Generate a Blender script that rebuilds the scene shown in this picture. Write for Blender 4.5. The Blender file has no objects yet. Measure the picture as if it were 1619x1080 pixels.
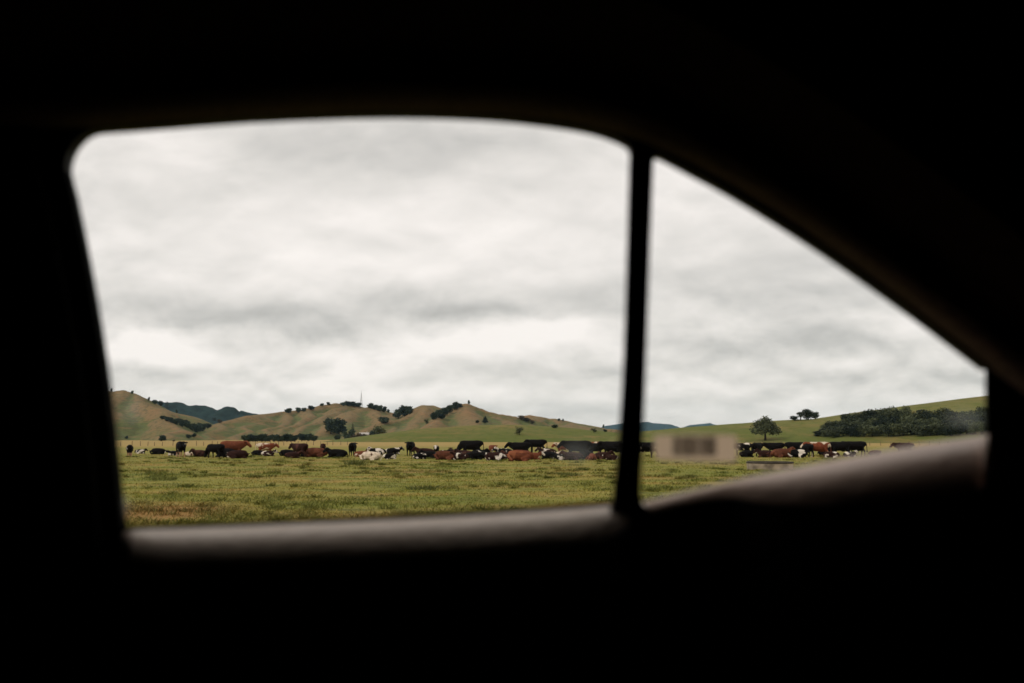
import bpy, bmesh, math, random
import numpy as np
from mathutils import Vector, Matrix

random.seed(7)
rng = np.random.default_rng(7)
sc = bpy.context.scene
R = math.radians

# ------------------------------------------------------------------ camera
EYE = 1.85                      # eye height above the pasture
FPX = 1500.0                    # focal length in photo pixels (photo 1619 wide)
PITCH = math.atan(152.0 / FPX)  # horizon lies at row 692
cam_d = bpy.data.cameras.new('camera')
cam = bpy.data.objects.new('camera', cam_d)
sc.collection.objects.link(cam)
cam.location = (0, 0, EYE)
cam.rotation_euler = (math.pi / 2 + PITCH, 0, 0)
cam_d.sensor_width = 36.0
cam_d.lens = FPX / 1619.0 * 36.0
cam_d.clip_start = 0.02
cam_d.clip_end = 40000
cam_d.dof.use_dof = True
cam_d.dof.focus_distance = 140
cam_d.dof.aperture_fstop = 3.2
sc.camera = cam

# ------------------------------------------------------------------ exposure
sc.view_settings.view_transform = 'Standard'
sc.view_settings.look = 'None'
sc.view_settings.exposure = 0.0
sc.view_settings.gamma = 1.0
sc.cycles.filter_width = 1.6
sc.cycles.use_denoising = True
sc.cycles.max_bounces = 8
sc.cycles.volume_bounces = 1
sc.cycles.transparent_max_bounces = 16
sc.cycles.sample_clamp_indirect = 4.0

# ------------------------------------------------------------------ pixel helper
_cp, _sp = math.cos(PITCH), math.sin(PITCH)
def ray(px, py):
    a, b = (px - 809.5) / FPX, (540 - py) / FPX
    return Vector((a, _cp - b * _sp, _sp + b * _cp))
def at(px, py, Y):
    d = ray(px, py)
    t = Y / d.y
    return Vector((d.x * t, Y, EYE + d.z * t))

# ------------------------------------------------------------------ node helper
def N(nt, typ, **kw):
    n = nt.nodes.new(typ)
    for k, v in kw.items():
        if k.startswith('i_'):
            key = k[2:]
            key = int(key) if key.isdigit() else key.replace('_', ' ')
            n.inputs[key].default_value = v
        else:
            setattr(n, k, v)
    return n
def math_n(nt, op, a, b=None, clamp=False):
    n = nt.nodes.new('ShaderNodeMath'); n.operation = op; n.use_clamp = clamp
    for i, v in enumerate((a, b)):
        if v is None: continue
        if isinstance(v, (int, float)): n.inputs[i].default_value = v
        else: nt.links.new(v, n.inputs[i])
    return n.outputs[0]
def ramp(nt, fac, stops):
    n = nt.nodes.new('ShaderNodeValToRGB')
    el = n.color_ramp.elements
    while len(el) < len(stops): el.new(0.5)
    for e, (p, c) in zip(el, stops):
        e.position = p; e.color = (c[0], c[1], c[2], 1)
    nt.links.new(fac, n.inputs[0])
    return n.outputs[0]

# ------------------------------------------------------------------ sky (overcast, layered cloud)
SUN_EL, SUN_AZ = R(38), R(245)      # azimuth measured clockwise from +Y; behind the camera, to the left
w = bpy.data.worlds.new('World'); sc.world = w; w.use_nodes = True
nt = w.node_tree; nt.nodes.clear()
geo = nt.nodes.new('ShaderNodeTexCoord')
sep = nt.nodes.new('ShaderNodeSeparateXYZ'); nt.links.new(geo.outputs['Generated'], sep.inputs[0])
dx, dy, dz = sep.outputs
zz = math_n(nt, 'ADD', math_n(nt, 'MAXIMUM', dz, 0.0), 0.13)
comb = nt.nodes.new('ShaderNodeCombineXYZ')
nt.links.new(math_n(nt, 'DIVIDE', dx, zz), comb.inputs[0])
nt.links.new(math_n(nt, 'DIVIDE', dy, zz), comb.inputs[1])
n1 = N(nt, 'ShaderNodeTexNoise', i_Scale=0.85, i_Detail=7.0, i_Roughness=0.52, i_Distortion=0.35)
nt.links.new(comb.outputs[0], n1.inputs['Vector'])
n2 = N(nt, 'ShaderNodeTexNoise', i_Scale=2.6, i_Detail=6.0, i_Roughness=0.55, i_Distortion=0.2)
nt.links.new(comb.outputs[0], n2.inputs['Vector'])
# tangent coordinates (x/y, z/y) for the individual cloud masses
ysafe = math_n(nt, 'MAXIMUM', dy, 0.05)
uv = nt.nodes.new('ShaderNodeCombineXYZ')
nt.links.new(math_n(nt, 'DIVIDE', dx, ysafe), uv.inputs[0])
nt.links.new(math_n(nt, 'DIVIDE', dz, ysafe), uv.inputs[1])
nd = N(nt, 'ShaderNodeTexNoise', i_Scale=9.0, i_Detail=5.0, i_Roughness=0.6)
nt.links.new(uv.outputs[0], nd.inputs['Vector'])
vs = N(nt, 'ShaderNodeVectorMath', operation='SUBTRACT'); vs.inputs[1].default_value = (0.5, 0.5, 0.5)
nt.links.new(nd.outputs['Color'], vs.inputs[0])
vm = N(nt, 'ShaderNodeVectorMath', operation='MULTIPLY'); vm.inputs[1].default_value = (0.10, 0.055, 0)
nt.links.new(vs.outputs[0], vm.inputs[0])
uvd = N(nt, 'ShaderNodeVectorMath', operation='ADD')
nt.links.new(uv.outputs[0], uvd.inputs[0]); nt.links.new(vm.outputs[0], uvd.inputs[1])
CLOUDS = [  # px, py, half width, half height, amount
    (430, 345, 240, 70, .20), (720, 370, 200, 80, .16), (930, 330, 120, 100, .12), (1110, 300, 110, 70, .22),
    (250, 535, 75, 30, .62), (540, 560, 120, 22, .30), (860, 525, 110, 22, .34), (760, 560, 120, 18, .22),
    (240, 245, 110, 40, .12), (660, 620, 260, 14, .22), (330, 610, 130, 14, .20), (1400, 575, 150, 14, .24),
    (1080, 510, 70, 22, .22), (1230, 330, 60, 40, .10),
    (600, 225, 190, 45, -.24), (480, 290, 110, 28, -.14), (390, 505, 110, 20, -.38), (250, 480, 90, 28, -.14),
    (230, 590, 80, 10, -.20), (620, 485, 130, 26, -.32), (760, 498, 110, 17, -.34), (500, 530, 60, 16, -.22),
    (1150, 420, 130, 42, -.24), (1330, 480, 150, 30, -.22), (1260, 545, 170, 20, -.28), (1110, 595, 120, 14, -.22),
    (1180, 640, 160, 14, -.12), (880, 450, 110, 26, -.16), (600, 390, 80, 16, -.12), (940, 580, 90, 14, -.18),
    (190, 330, 100, 50, -.10), (1480, 610, 120, 12, -.18), (430, 590, 80, 10, -.12),
]
acc = None
for (px, py, sx, sy, amp) in CLOUDS:
    d = ray(px, py); u, v = d.x / d.y, d.z / d.y
    a = N(nt, 'ShaderNodeVectorMath', operation='SUBTRACT'); a.inputs[1].default_value = (u, v, 0)
    nt.links.new(uvd.outputs[0], a.inputs[0])
    b = N(nt, 'ShaderNodeVectorMath', operation='MULTIPLY'); b.inputs[1].default_value = (FPX / sx * .8, FPX / sy * .8, 0)
    nt.links.new(a.outputs[0], b.inputs[0])
    c = N(nt, 'ShaderNodeVectorMath', operation='DOT_PRODUCT')
    nt.links.new(b.outputs[0], c.inputs[0]); nt.links.new(b.outputs[0], c.inputs[1])
    e = math_n(nt, 'EXPONENT', math_n(nt, 'MULTIPLY', c.outputs['Value'], -1.0))
    e = math_n(nt, 'MULTIPLY', e, amp)
    acc = e if acc is None else math_n(nt, 'ADD', acc, e)
fb = math_n(nt, 'MULTIPLY', math_n(nt, 'SUBTRACT', n1.outputs['Fac'], 0.5), 0.35)
fb2 = math_n(nt, 'MULTIPLY', math_n(nt, 'SUBTRACT', n2.outputs['Fac'], 0.5), 0.25)
def billow(scale, loc, up, gain, thick, detail, rough, dist):
    """cloud banks: bright where the bank thins upwards, grey under its base and where it is thick"""
    outs = []
    for k in (0, 1):
        m_ = N(nt, 'ShaderNodeMapping'); m_.inputs['Scale'].default_value = (*scale, 1)
        m_.inputs['Location'].default_value = (loc[0], loc[1] + (up * scale[1] if k else 0), 0)
        nt.links.new(uv.outputs[0], m_.inputs[0])
        n_ = N(nt, 'ShaderNodeTexNoise', i_Scale=1.0, i_Detail=detail, i_Roughness=rough, i_Distortion=dist)
        nt.links.new(m_.outputs[0], n_.inputs['Vector']); outs.append(n_.outputs['Fac'])
    e_ = math_n(nt, 'MULTIPLY', math_n(nt, 'SUBTRACT', outs[0], outs[1]), gain)
    t_ = math_n(nt, 'MULTIPLY', math_n(nt, 'SUBTRACT', outs[0], 0.5), -thick)
    return math_n(nt, 'ADD', e_, t_)
big_b = billow((4.2, 8.5), (3.1, 1.7), .034, 1.15, .45, 7.0, .52, .25)
small_b = billow((11, 24), (7.3, 4.2), .012, 1.35, .30, 6.0, .52, .25)
lowm = N(nt, 'ShaderNodeMapRange'); lowm.inputs[1].default_value = .20; lowm.inputs[2].default_value = .06; lowm.inputs[3].default_value = .35; lowm.inputs[4].default_value = 1.0
nt.links.new(dz, lowm.inputs[0])
fb2 = math_n(nt, 'ADD', big_b, math_n(nt, 'MULTIPLY', small_b, lowm.outputs[0]))
tot = math_n(nt, 'ADD', math_n(nt, 'ADD', fb, fb2), math_n(nt, 'ADD', acc, 0.635))
cloud = ramp(nt, tot, [(0.0, (.47, .448, .428)), (0.30, (.63, .600, .575)), (0.60, (.82, .772, .738)), (1.0, (1.06, .985, .95))])
sky = nt.nodes.new('ShaderNodeTexSky'); sky.sky_type = 'NISHITA'; sky.sun_disc = False
sky.sun_elevation = SUN_EL; sky.sun_rotation = SUN_AZ
bg1 = N(nt, 'ShaderNodeBackground', i_Strength=0.1); nt.links.new(sky.outputs[0], bg1.inputs[0])
bg2 = N(nt, 'ShaderNodeBackground', i_Strength=1.0); nt.links.new(cloud, bg2.inputs[0])
mx = N(nt, 'ShaderNodeMixShader'); mx.inputs[0].default_value = 0.94
nt.links.new(bg1.outputs[0], mx.inputs[1]); nt.links.new(bg2.outputs[0], mx.inputs[2])
out = nt.nodes.new('ShaderNodeOutputWorld'); nt.links.new(mx.outputs[0], out.inputs[0])

sun_d = bpy.data.lights.new('sun', 'SUN'); sun_d.energy = 1.5; sun_d.angle = R(14); sun_d.color = (1, .96, .9)
sun = bpy.data.objects.new('sun', sun_d); sc.collection.objects.link(sun)
sdir = Vector((math.sin(SUN_AZ) * math.cos(SUN_EL), math.cos(SUN_AZ) * math.cos(SUN_EL), math.sin(SUN_EL)))
sun.rotation_euler = sdir.to_track_quat('Z', 'Y').to_euler()

# ------------------------------------------------------------------ mesh helpers
COL = sc.collection
def tag(o, label=None, cat=None, group=None, kind=None):
    if label: o['label'] = label
    if cat: o['category'] = cat
    if group: o['group'] = group
    if kind: o['kind'] = kind
    return o
def empty(name, loc=(0, 0, 0), rz=0.0):
    o = bpy.data.objects.new(name, None); COL.objects.link(o)
    o.empty_display_size = .2
    o.location = loc; o.rotation_euler = (0, 0, rz)
    return o
def np_mesh(name, verts, faces, mat=None, smooth=True):
    """faces: one (n,k) array or a list of such arrays"""
    me = bpy.data.meshes.new(name)
    verts = np.asarray(verts, dtype=np.float32)
    if isinstance(faces, np.ndarray): faces = [faces]
    loops = np.concatenate([f.reshape(-1) for f in faces]).astype(np.int32)
    tot = np.concatenate([np.full(len(f), f.shape[1]) for f in faces]).astype(np.int32)
    start = np.concatenate([[0], np.cumsum(tot)[:-1]]).astype(np.int32)
    me.vertices.add(len(verts)); me.vertices.foreach_set('co', verts.reshape(-1))
    me.loops.add(len(loops)); me.loops.foreach_set('vertex_index', loops)
    me.polygons.add(len(tot)); me.polygons.foreach_set('loop_start', start); me.polygons.foreach_set('loop_total', tot)
    me.polygons.foreach_set('use_smooth', np.full(len(tot), smooth))
    me.update(calc_edges=True); me.validate()
    if mat: me.materials.append(mat)
    return me
def link(name, me, parent=None):
    o = bpy.data.objects.new(name, me); COL.objects.link(o)
    if parent is not None: o.parent = parent
    return o
def grid_faces(nr, nc):
    i = np.arange(nr - 1)[:, None] * nc + np.arange(nc - 1)[None, :]
    return np.stack([i, i + 1, i + nc + 1, i + nc], -1).reshape(-1, 4)
class MB:
    """collects tubes / boxes into one mesh"""
    def __init__(s): s.v = []; s.f = []
    def add(s, vs, fs):
        o = len(s.v); s.v += [tuple(v) for v in vs]; s.f += [tuple(i + o for i in f) for f in fs]
    def box(s, c, h, rot=0.0):
        cr, sr = math.cos(rot), math.sin(rot)
        vs = []
        for k in range(8):
            x, y, z = (h[0] if k & 1 else -h[0]), (h[1] if k & 2 else -h[1]), (h[2] if k & 4 else -h[2])
            vs.append((c[0] + x * cr - y * sr, c[1] + x * sr + y * cr, c[2] + z))
        s.add(vs, [(0, 2, 3, 1), (4, 5, 7, 6), (0, 1, 5, 4), (2, 6, 7, 3), (0, 4, 6, 2), (1, 3, 7, 5)])
    def tube(s, pts, rad, n=8):
        pts = [Vector(p) for p in pts]; rings = []
        for i, p in enumerate(pts):
            d = (pts[min(i + 1, len(pts) - 1)] - pts[max(i - 1, 0)]).normalized()
            a = d.orthogonal().normalized() if abs(d.z) < .9 else Vector((1, 0, 0))
            a = (a - d * a.dot(d)).normalized(); b = d.cross(a)
            r = rad[i] if isinstance(rad, (list, tuple)) else rad
            rings.append([p + (a * math.cos(t) + b * math.sin(t)) * r for t in [2 * math.pi * k / n for k in range(n)]])
        vs = [v for r_ in rings for v in r_]
        fs = [(i * n + k, i * n + (k + 1) % n, (i + 1) * n + (k + 1) % n, (i + 1) * n + k) for i in range(len(pts) - 1) for k in range(n)]
        fs += [tuple(range(n))[::-1], tuple(range((len(pts) - 1) * n, len(pts) * n))]
        s.add(vs, fs)
    def mesh(s, name, mat, smooth=False):
        me = bpy.data.meshes.new(name); me.from_pydata(s.v, [], s.f); me.update()
        if mat: me.materials.append(mat)
        if smooth:
            for p in me.polygons: p.use_smooth = True
        return me
def vnoise(x, y, seed=0):
    """smooth value noise, about -1..1"""
    xi, yi = np.floor(x).astype(np.int64), np.floor(y).astype(np.int64)
    fx, fy = x - xi, y - yi
    fx = fx * fx * (3 - 2 * fx); fy = fy * fy * (3 - 2 * fy)
    def h(a, b):
        n = (a * 374761393 + b * 668265263 + seed * 974634777) & 0x7fffffff
        n = ((n ^ (n >> 13)) * 1274126177) & 0x7fffffff
        return ((n ^ (n >> 16)) & 0xffff) / 32767.5 - 1
    return (h(xi, yi) * (1 - fx) + h(xi + 1, yi) * fx) * (1 - fy) + (h(xi, yi + 1) * (1 - fx) + h(xi + 1, yi + 1) * fx) * fy
def fbm(x, y, seed=0, oct=4):
    s, a = 0, 1.0
    for k in range(oct):
        s = s + a * vnoise(x * 2 ** k, y * 2 ** k, seed + k); a *= .5
    return s / 1.9

# ------------------------------------------------------------------ materials
def new_mat(name):
    m = bpy.data.materials.new(name); m.use_nodes = True
    b = m.node_tree.nodes['Principled BSDF']
    return m, m.node_tree, b
def plain(name, col, rough=.6, spec=.3, noise=0.0, scale=30):
    m, nt, b = new_mat(name)
    b.inputs['Base Color'].default_value = (*col, 1); b.inputs['Roughness'].default_value = rough
    b.inputs['Specular IOR Level'].default_value = spec
    if noise:
        tc = nt.nodes.new('ShaderNodeTexCoord')
        n = N(nt, 'ShaderNodeTexNoise', i_Scale=scale, i_Detail=4.0); nt.links.new(tc.outputs['Object'], n.inputs['Vector'])
        c = ramp(nt, n.outputs['Fac'], [(.3, [v * (1 - noise) for v in col]), (.7, [min(1, v * (1 + noise)) for v in col])])
        nt.links.new(c, b.inputs['Base Color'])
        bp = N(nt, 'ShaderNodeBump', i_Strength=.25, i_Distance=.01); nt.links.new(n.outputs['Fac'], bp.inputs['Height'])
        nt.links.new(bp.outputs[0], b.inputs['Normal'])
    return m
def mapped(nt, coord, scale):
    g = nt.nodes.new('ShaderNodeNewGeometry') if coord == 'Position' else nt.nodes.new('ShaderNodeTexCoord')
    mp = N(nt, 'ShaderNodeMapping'); mp.inputs['Scale'].default_value = scale
    nt.links.new(g.outputs[coord], mp.inputs[0]); return mp.outputs[0]
def noise_of(nt, vec, scale, detail=5.0, rough=.55, dist=0.0):
    n = N(nt, 'ShaderNodeTexNoise', i_Scale=scale, i_Detail=detail, i_Roughness=rough, i_Distortion=dist)
    nt.links.new(vec, n.inputs['Vector']); return n.outputs['Fac']
def mixc(nt, fac, a, b):
    m = N(nt, 'ShaderNodeMix', data_type='RGBA')
    for s, v in ((0, fac), (6, a), (7, b)):
        if hasattr(v, 'node'): nt.links.new(v, m.inputs[s])
        elif s == 0: m.inputs[0].default_value = v
        else: m.inputs[s].default_value = (*v, 1)
    return m.outputs[2]

G_OLIVE, G_GREEN, G_TAN = (.205, .188, .036), (.140, .155, .025), (.285, .195, .052)
def pasture_mat():
    m, nt, b = new_mat('pasture')
    b.inputs['Roughness'].default_value = .9; b.inputs['Specular IOR Level'].default_value = .1
    a = noise_of(nt, mapped(nt, 'Position', (.15, .30, .3)), 1.0, 6, .62)
    c = noise_of(nt, mapped(nt, 'Position', (.55, 1.0, .6)), 1.0, 4, .6)
    d = noise_of(nt, mapped(nt, 'Position', (1.1, 3.4, 3)), 1.0, 4, .6)
    col = ramp(nt, a, [(.34, G_GREEN), (.5, G_OLIVE), (.66, G_TAN)])
    dk = ramp(nt, c, [(.53, (0, 0, 0)), (.64, (1, 1, 1))])
    col = mixc(nt, math_n(nt, 'MULTIPLY', dk, .75), col, (.08, .09, .016))
    tn = ramp(nt, d, [(.50, (0, 0, 0)), (.75, (1, 1, 1))])
    col = mixc(nt, math_n(nt, 'MULTIPLY', tn, .35), col, (.225, .185, .06))
    # worn bare patch near the road
    gp = nt.nodes.new('ShaderNodeNewGeometry'); vd = N(nt, 'ShaderNodeVectorMath', operation='SUBTRACT'); vd.inputs[1].default_value = (-9.2, 23.6, 0)
    nt.links.new(gp.outputs['Position'], vd.inputs[0])
    vq = N(nt, 'ShaderNodeVectorMath', operation='MULTIPLY'); vq.inputs[1].default_value = (.32, .22, 0); nt.links.new(vd.outputs[0], vq.inputs[0])
    vl = N(nt, 'ShaderNodeVectorMath', operation='LENGTH'); nt.links.new(vq.outputs[0], vl.inputs[0])
    bare = ramp(nt, math_n(nt, 'ADD', vl.outputs['Value'], math_n(nt, 'MULTIPLY', math_n(nt, 'SUBTRACT', a, .5), 1.6)), [(.35, (.8, .8, .8)), (1.0, (0, 0, 0))])
    col = mixc(nt, bare, col, (.30, .155, .055))
    wr = ramp(nt, noise_of(nt, mapped(nt, 'Position', (.10, .13, .1)), 1.0, 5, .6), [(.56, (0, 0, 0)), (.70, (.7, .7, .7))])
    col = mixc(nt, wr, col, (.29, .165, .058))
    # dry strip along the far side of the paddock
    g = nt.nodes.new('ShaderNodeNewGeometry'); s = nt.nodes.new('ShaderNodeSeparateXYZ'); nt.links.new(g.outputs['Position'], s.inputs[0])
    wob = math_n(nt, 'ADD', s.outputs[1], math_n(nt, 'MULTIPLY', noise_of(nt, mapped(nt, 'Position', (.012, .012, .01)), 1.0, 3), 80.0))
    far = N(nt, 'ShaderNodeMapRange'); far.inputs[1].default_value = 200; far.inputs[2].default_value = 270; nt.links.new(wob, far.inputs[0])
    col = mixc(nt, math_n(nt, 'MULTIPLY', far.outputs[0], .9), col, (.33, .225, .075))
    nt.links.new(col, b.inputs['Base Color'])
    bp = N(nt, 'ShaderNodeBump', i_Strength=.6, i_Distance=.08); nt.links.new(d, bp.inputs['Height']); nt.links.new(bp.outputs[0], b.inputs['Normal'])
    return m
def blade_mat():
    m, nt, b = new_mat('grass_blades')
    b.inputs['Roughness'].default_value = .75; b.inputs['Specular IOR Level'].default_value = .15
    a = noise_of(nt, mapped(nt, 'Position', (.15, .30, .3)), 1.0, 6, .62)
    c = noise_of(nt, mapped(nt, 'Position', (.55, 1.0, .6)), 1.0, 4, .6)
    col = ramp(nt, a, [(.36, (.165, .185, .03)), (.5, (.24, .222, .044)), (.64, (.335, .235, .065))])
    dk = ramp(nt, c, [(.53, (0, 0, 0)), (.64, (1, 1, 1))])
    col = mixc(nt, math_n(nt, 'MULTIPLY', dk, .75), col, (.085, .1, .016))
    # worn bare patch near the road
    gp = nt.nodes.new('ShaderNodeNewGeometry'); vd = N(nt, 'ShaderNodeVectorMath', operation='SUBTRACT'); vd.inputs[1].default_value = (-9.2, 23.6, 0)
    nt.links.new(gp.outputs['Position'], vd.inputs[0])
    vq = N(nt, 'ShaderNodeVectorMath', operation='MULTIPLY'); vq.inputs[1].default_value = (.32, .22, 0); nt.links.new(vd.outputs[0], vq.inputs[0])
    vl = N(nt, 'ShaderNodeVectorMath', operation='LENGTH'); nt.links.new(vq.outputs[0], vl.inputs[0])
    bare = ramp(nt, math_n(nt, 'ADD', vl.outputs['Value'], math_n(nt, 'MULTIPLY', math_n(nt, 'SUBTRACT', a, .5), 1.6)), [(.35, (.8, .8, .8)), (1.0, (0, 0, 0))])
    col = mixc(nt, bare, col, (.30, .155, .055))
    wr = ramp(nt, noise_of(nt, mapped(nt, 'Position', (.10, .13, .1)), 1.0, 5, .6), [(.56, (0, 0, 0)), (.70, (.7, .7, .7))])
    col = mixc(nt, wr, col, (.29, .165, .058))
    ta = N(nt, 'ShaderNodeAttribute', attribute_name='tussock')
    col = mixc(nt, math_n(nt, 'MULTIPLY', ta.outputs['Fac'], .62), col, (.075, .088, .015))
    g = nt.nodes.new('ShaderNodeNewGeometry')
    rn = ramp(nt, g.outputs['Random Per Island'], [(0, (.75, .8, .7)), (.8, (1.1, 1.1, 1.1)), (1, (1.5, 1.3, 1.2))])
    mu = N(nt, 'ShaderNodeMix', data_type='RGBA', blend_type='MULTIPLY'); mu.inputs[0].default_value = 1
    nt.links.new(col, mu.inputs[6]); nt.links.new(rn, mu.inputs[7])
    nt.links.new(mu.outputs[2], b.inputs['Base Color'])
    return m
def hill_mat(name, top, low, z0, z1, scrub=(.07, .085, .035), warm=(.31, .185, .085)):
    m, nt, b = new_mat(name)
    b.inputs['Roughness'].default_value = .95; b.inputs['Specular IOR Level'].default_value = .05
    g = nt.nodes.new('ShaderNodeNewGeometry'); s = nt.nodes.new('ShaderNodeSeparateXYZ'); nt.links.new(g.outputs['Position'], s.inputs[0])
    big = noise_of(nt, mapped(nt, 'Position', (.009, .006, .01)), 1.0, 5, .6, .4)
    mid = noise_of(nt, mapped(nt, 'Position', (.04, .02, .05)), 1.0, 6, .65)
    fine = noise_of(nt, mapped(nt, 'Position', (.22, .12, .5)), 1.0, 5, .7)
    zz = math_n(nt, 'ADD', s.outputs[2], math_n(nt, 'MULTIPLY', math_n(nt, 'SUBTRACT', big, .5), (z1 - z0) * 2.2))
    mr = N(nt, 'ShaderNodeMapRange'); mr.inputs[1].default_value = z0; mr.inputs[2].default_value = z1; nt.links.new(zz, mr.inputs[0])
    at_ = N(nt, 'ShaderNodeAttribute', attribute_name='dry')  # dry grass tint, also standing in for shading on spurs and gullies
    fd = math_n(nt, 'ADD', mr.outputs[0], math_n(nt, 'MULTIPLY', math_n(nt, 'SUBTRACT', at_.outputs['Fac'], .5), 2.4), True)
    col = mixc(nt, fd, low, top)
    col = mixc(nt, ramp(nt, mid, [(.5, (0, 0, 0)), (.68, (.75, .75, .75))]), col, warm)
    tr_ = noise_of(nt, mapped(nt, 'Position', (.02, .02, .75)), 1.0, 4, .6)      # stock tracks along the contour
    col = mixc(nt, ramp(nt, tr_, [(.52, (0, 0, 0)), (.66, (.55, .55, .55))]), col, warm)
    f2 = ramp(nt, fine, [(.42, (.55, .55, .55)), (.50, (0, 0, 0))])
    col = mixc(nt, f2, col, scrub)
    nt.links.new(col, b.inputs['Base Color'])
    bp = N(nt, 'ShaderNodeBump', i_Strength=.5, i_Distance=1.0); nt.links.new(mid, bp.inputs['Height']); nt.links.new(bp.outputs[0], b.inputs['Normal'])
    return m
def leaf_mat(name, dark, light):
    m, nt, b = new_mat(name)
    b.inputs['Roughness'].default_value = .7; b.inputs['Specular IOR Level'].default_value = .2
    g = nt.nodes.new('ShaderNodeNewGeometry'); oi = nt.nodes.new('ShaderNodeObjectInfo')
    n = noise_of(nt, mapped(nt, 'Object', (5, 5, 5)), 1.0, 2)
    t = math_n(nt, 'ADD', math_n(nt, 'MULTIPLY', g.outputs['Random Per Island'], .45), math_n(nt, 'MULTIPLY', n, .55))
    t = math_n(nt, 'ADD', t, math_n(nt, 'MULTIPLY', math_n(nt, 'SUBTRACT', oi.outputs['Random'], .55), .75))
    c = ramp(nt, t, [(.2, dark), (.85, light)])
    nt.links.new(c, b.inputs['Base Color'])
    return m
M = {}
M['pasture'] = pasture_mat(); M['blades'] = blade_mat()
M['hill'] = hill_mat('dry_hill', (.185, .130, .063), (.105, .118, .044), 9, 26, (.072, .074, .036), (.240, .132, .064))
M['green_hill'] = hill_mat('green_hill', (.145, .138, .042), (.100, .116, .026), 2, 12, (.08, .098, .02), (.20, .145, .052))
M['bush_hill'] = plain('bush_ridge', (.012, .024, .022), .95, .03, .6, .04)
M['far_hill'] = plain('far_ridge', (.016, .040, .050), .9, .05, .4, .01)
M['bark'] = plain('bark', (.045, .034, .026), .9, .1, .4, 8)
M['leaf_dark'] = leaf_mat('leaf_dark', (.008, .018, .013), (.050, .070, .038))
M['leaf_bush'] = leaf_mat('leaf_bush', (.008, .015, .007), (.095, .108, .05))
M['leaf_olive'] = leaf_mat('leaf_olive', (.05, .06, .022), (.13, .13, .055))
M['leaf_brown'] = leaf_mat('leaf_brown', (.045, .036, .022), (.115, .085, .055))
M['wood'] = plain('grey_post', (.16, .12, .075), .9, .1, .4, 3)
M['wire'] = plain('wire', (.18, .17, .16), .5, .4)
M['steel'] = plain('mast_steel', (.48, .48, .48), .6, .3)
M['concrete'] = plain('trough_concrete', (.30, .24, .175), .85, .2, .65, 1.3)
M['rim'] = plain('trough_rim', (.05, .04, .032), .8, .2, .4, 4)
M['water'] = plain('water', (.03, .035, .03), .05, .5)
M['house_wall'] = plain('house_wall', (.40, .36, .30), .8, .2, .1, 1)
M['house_roof'] = plain('house_roof', (.42, .38, .34), .6, .3, .08, 1)
M['glass_dark'] = plain('house_glass', (.03, .035, .04), .1, .5)

# ------------------------------------------------------------------ terrain
class Terrain:
    def __init__(s, ridges, k, c, soft, namp, nscale, seed):
        s.seg = []
        for rd in ridges:
            kk = rd[0] if isinstance(rd[0], (int, float)) else k
            pts = [at(*p) for p in (rd[1:] if isinstance(rd[0], (int, float)) else rd)]
            for a, b in zip(pts[:-1], pts[1:]): s.seg.append((a, b, kk))
        s.c, s.soft, s.namp, s.ns, s.seed = c, soft, namp, nscale, seed
    def h(s, x, y):
        best = np.full(x.shape, -30.0); near = np.full(x.shape, 99.0)
        wx = x + 12 * vnoise(x / 60, y / 60, s.seed + 3) * min(1, s.namp); wy = y + 12 * vnoise(x / 60, y / 60, s.seed + 5) * min(1, s.namp)
        for a, b, k in s.seg:
            ex, ey = b.x - a.x, b.y - a.y
            t = np.clip(((wx - a.x) * ex + (wy - a.y) * ey) / (ex * ex + ey * ey + 1e-6), 0, 1)
            d = np.hypot(wx - a.x - t * ex, wy - a.y - t * ey)
            z = a.z + t * (b.z - a.z) - k * (np.sqrt(d * d + s.c ** 2) - s.c)
            near = np.minimum(near, d)
            m = np.maximum(best, z); q = np.minimum(best, z)
            best = m + s.soft * np.log1p(np.exp(-(m - q) / s.soft)) * .35
        amp = np.clip(best / 12, 0, 1) * s.namp * (1 if s.seed == 20 else .15 + .85 * np.clip(near / 30, 0, 1))
        best = best + amp * (1.8 * fbm(x / s.ns, y / s.ns, s.seed) - 5.6 * (1 - np.abs(vnoise(x / (s.ns * .7) + .3 * vnoise(x / 30, y / 30, s.seed + 8), y / (s.ns * 2.6), s.seed + 9))) ** 3 + 1.5 + .5 * fbm(x / 9, y / 9, s.seed + 30, 3))
        return best
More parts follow.
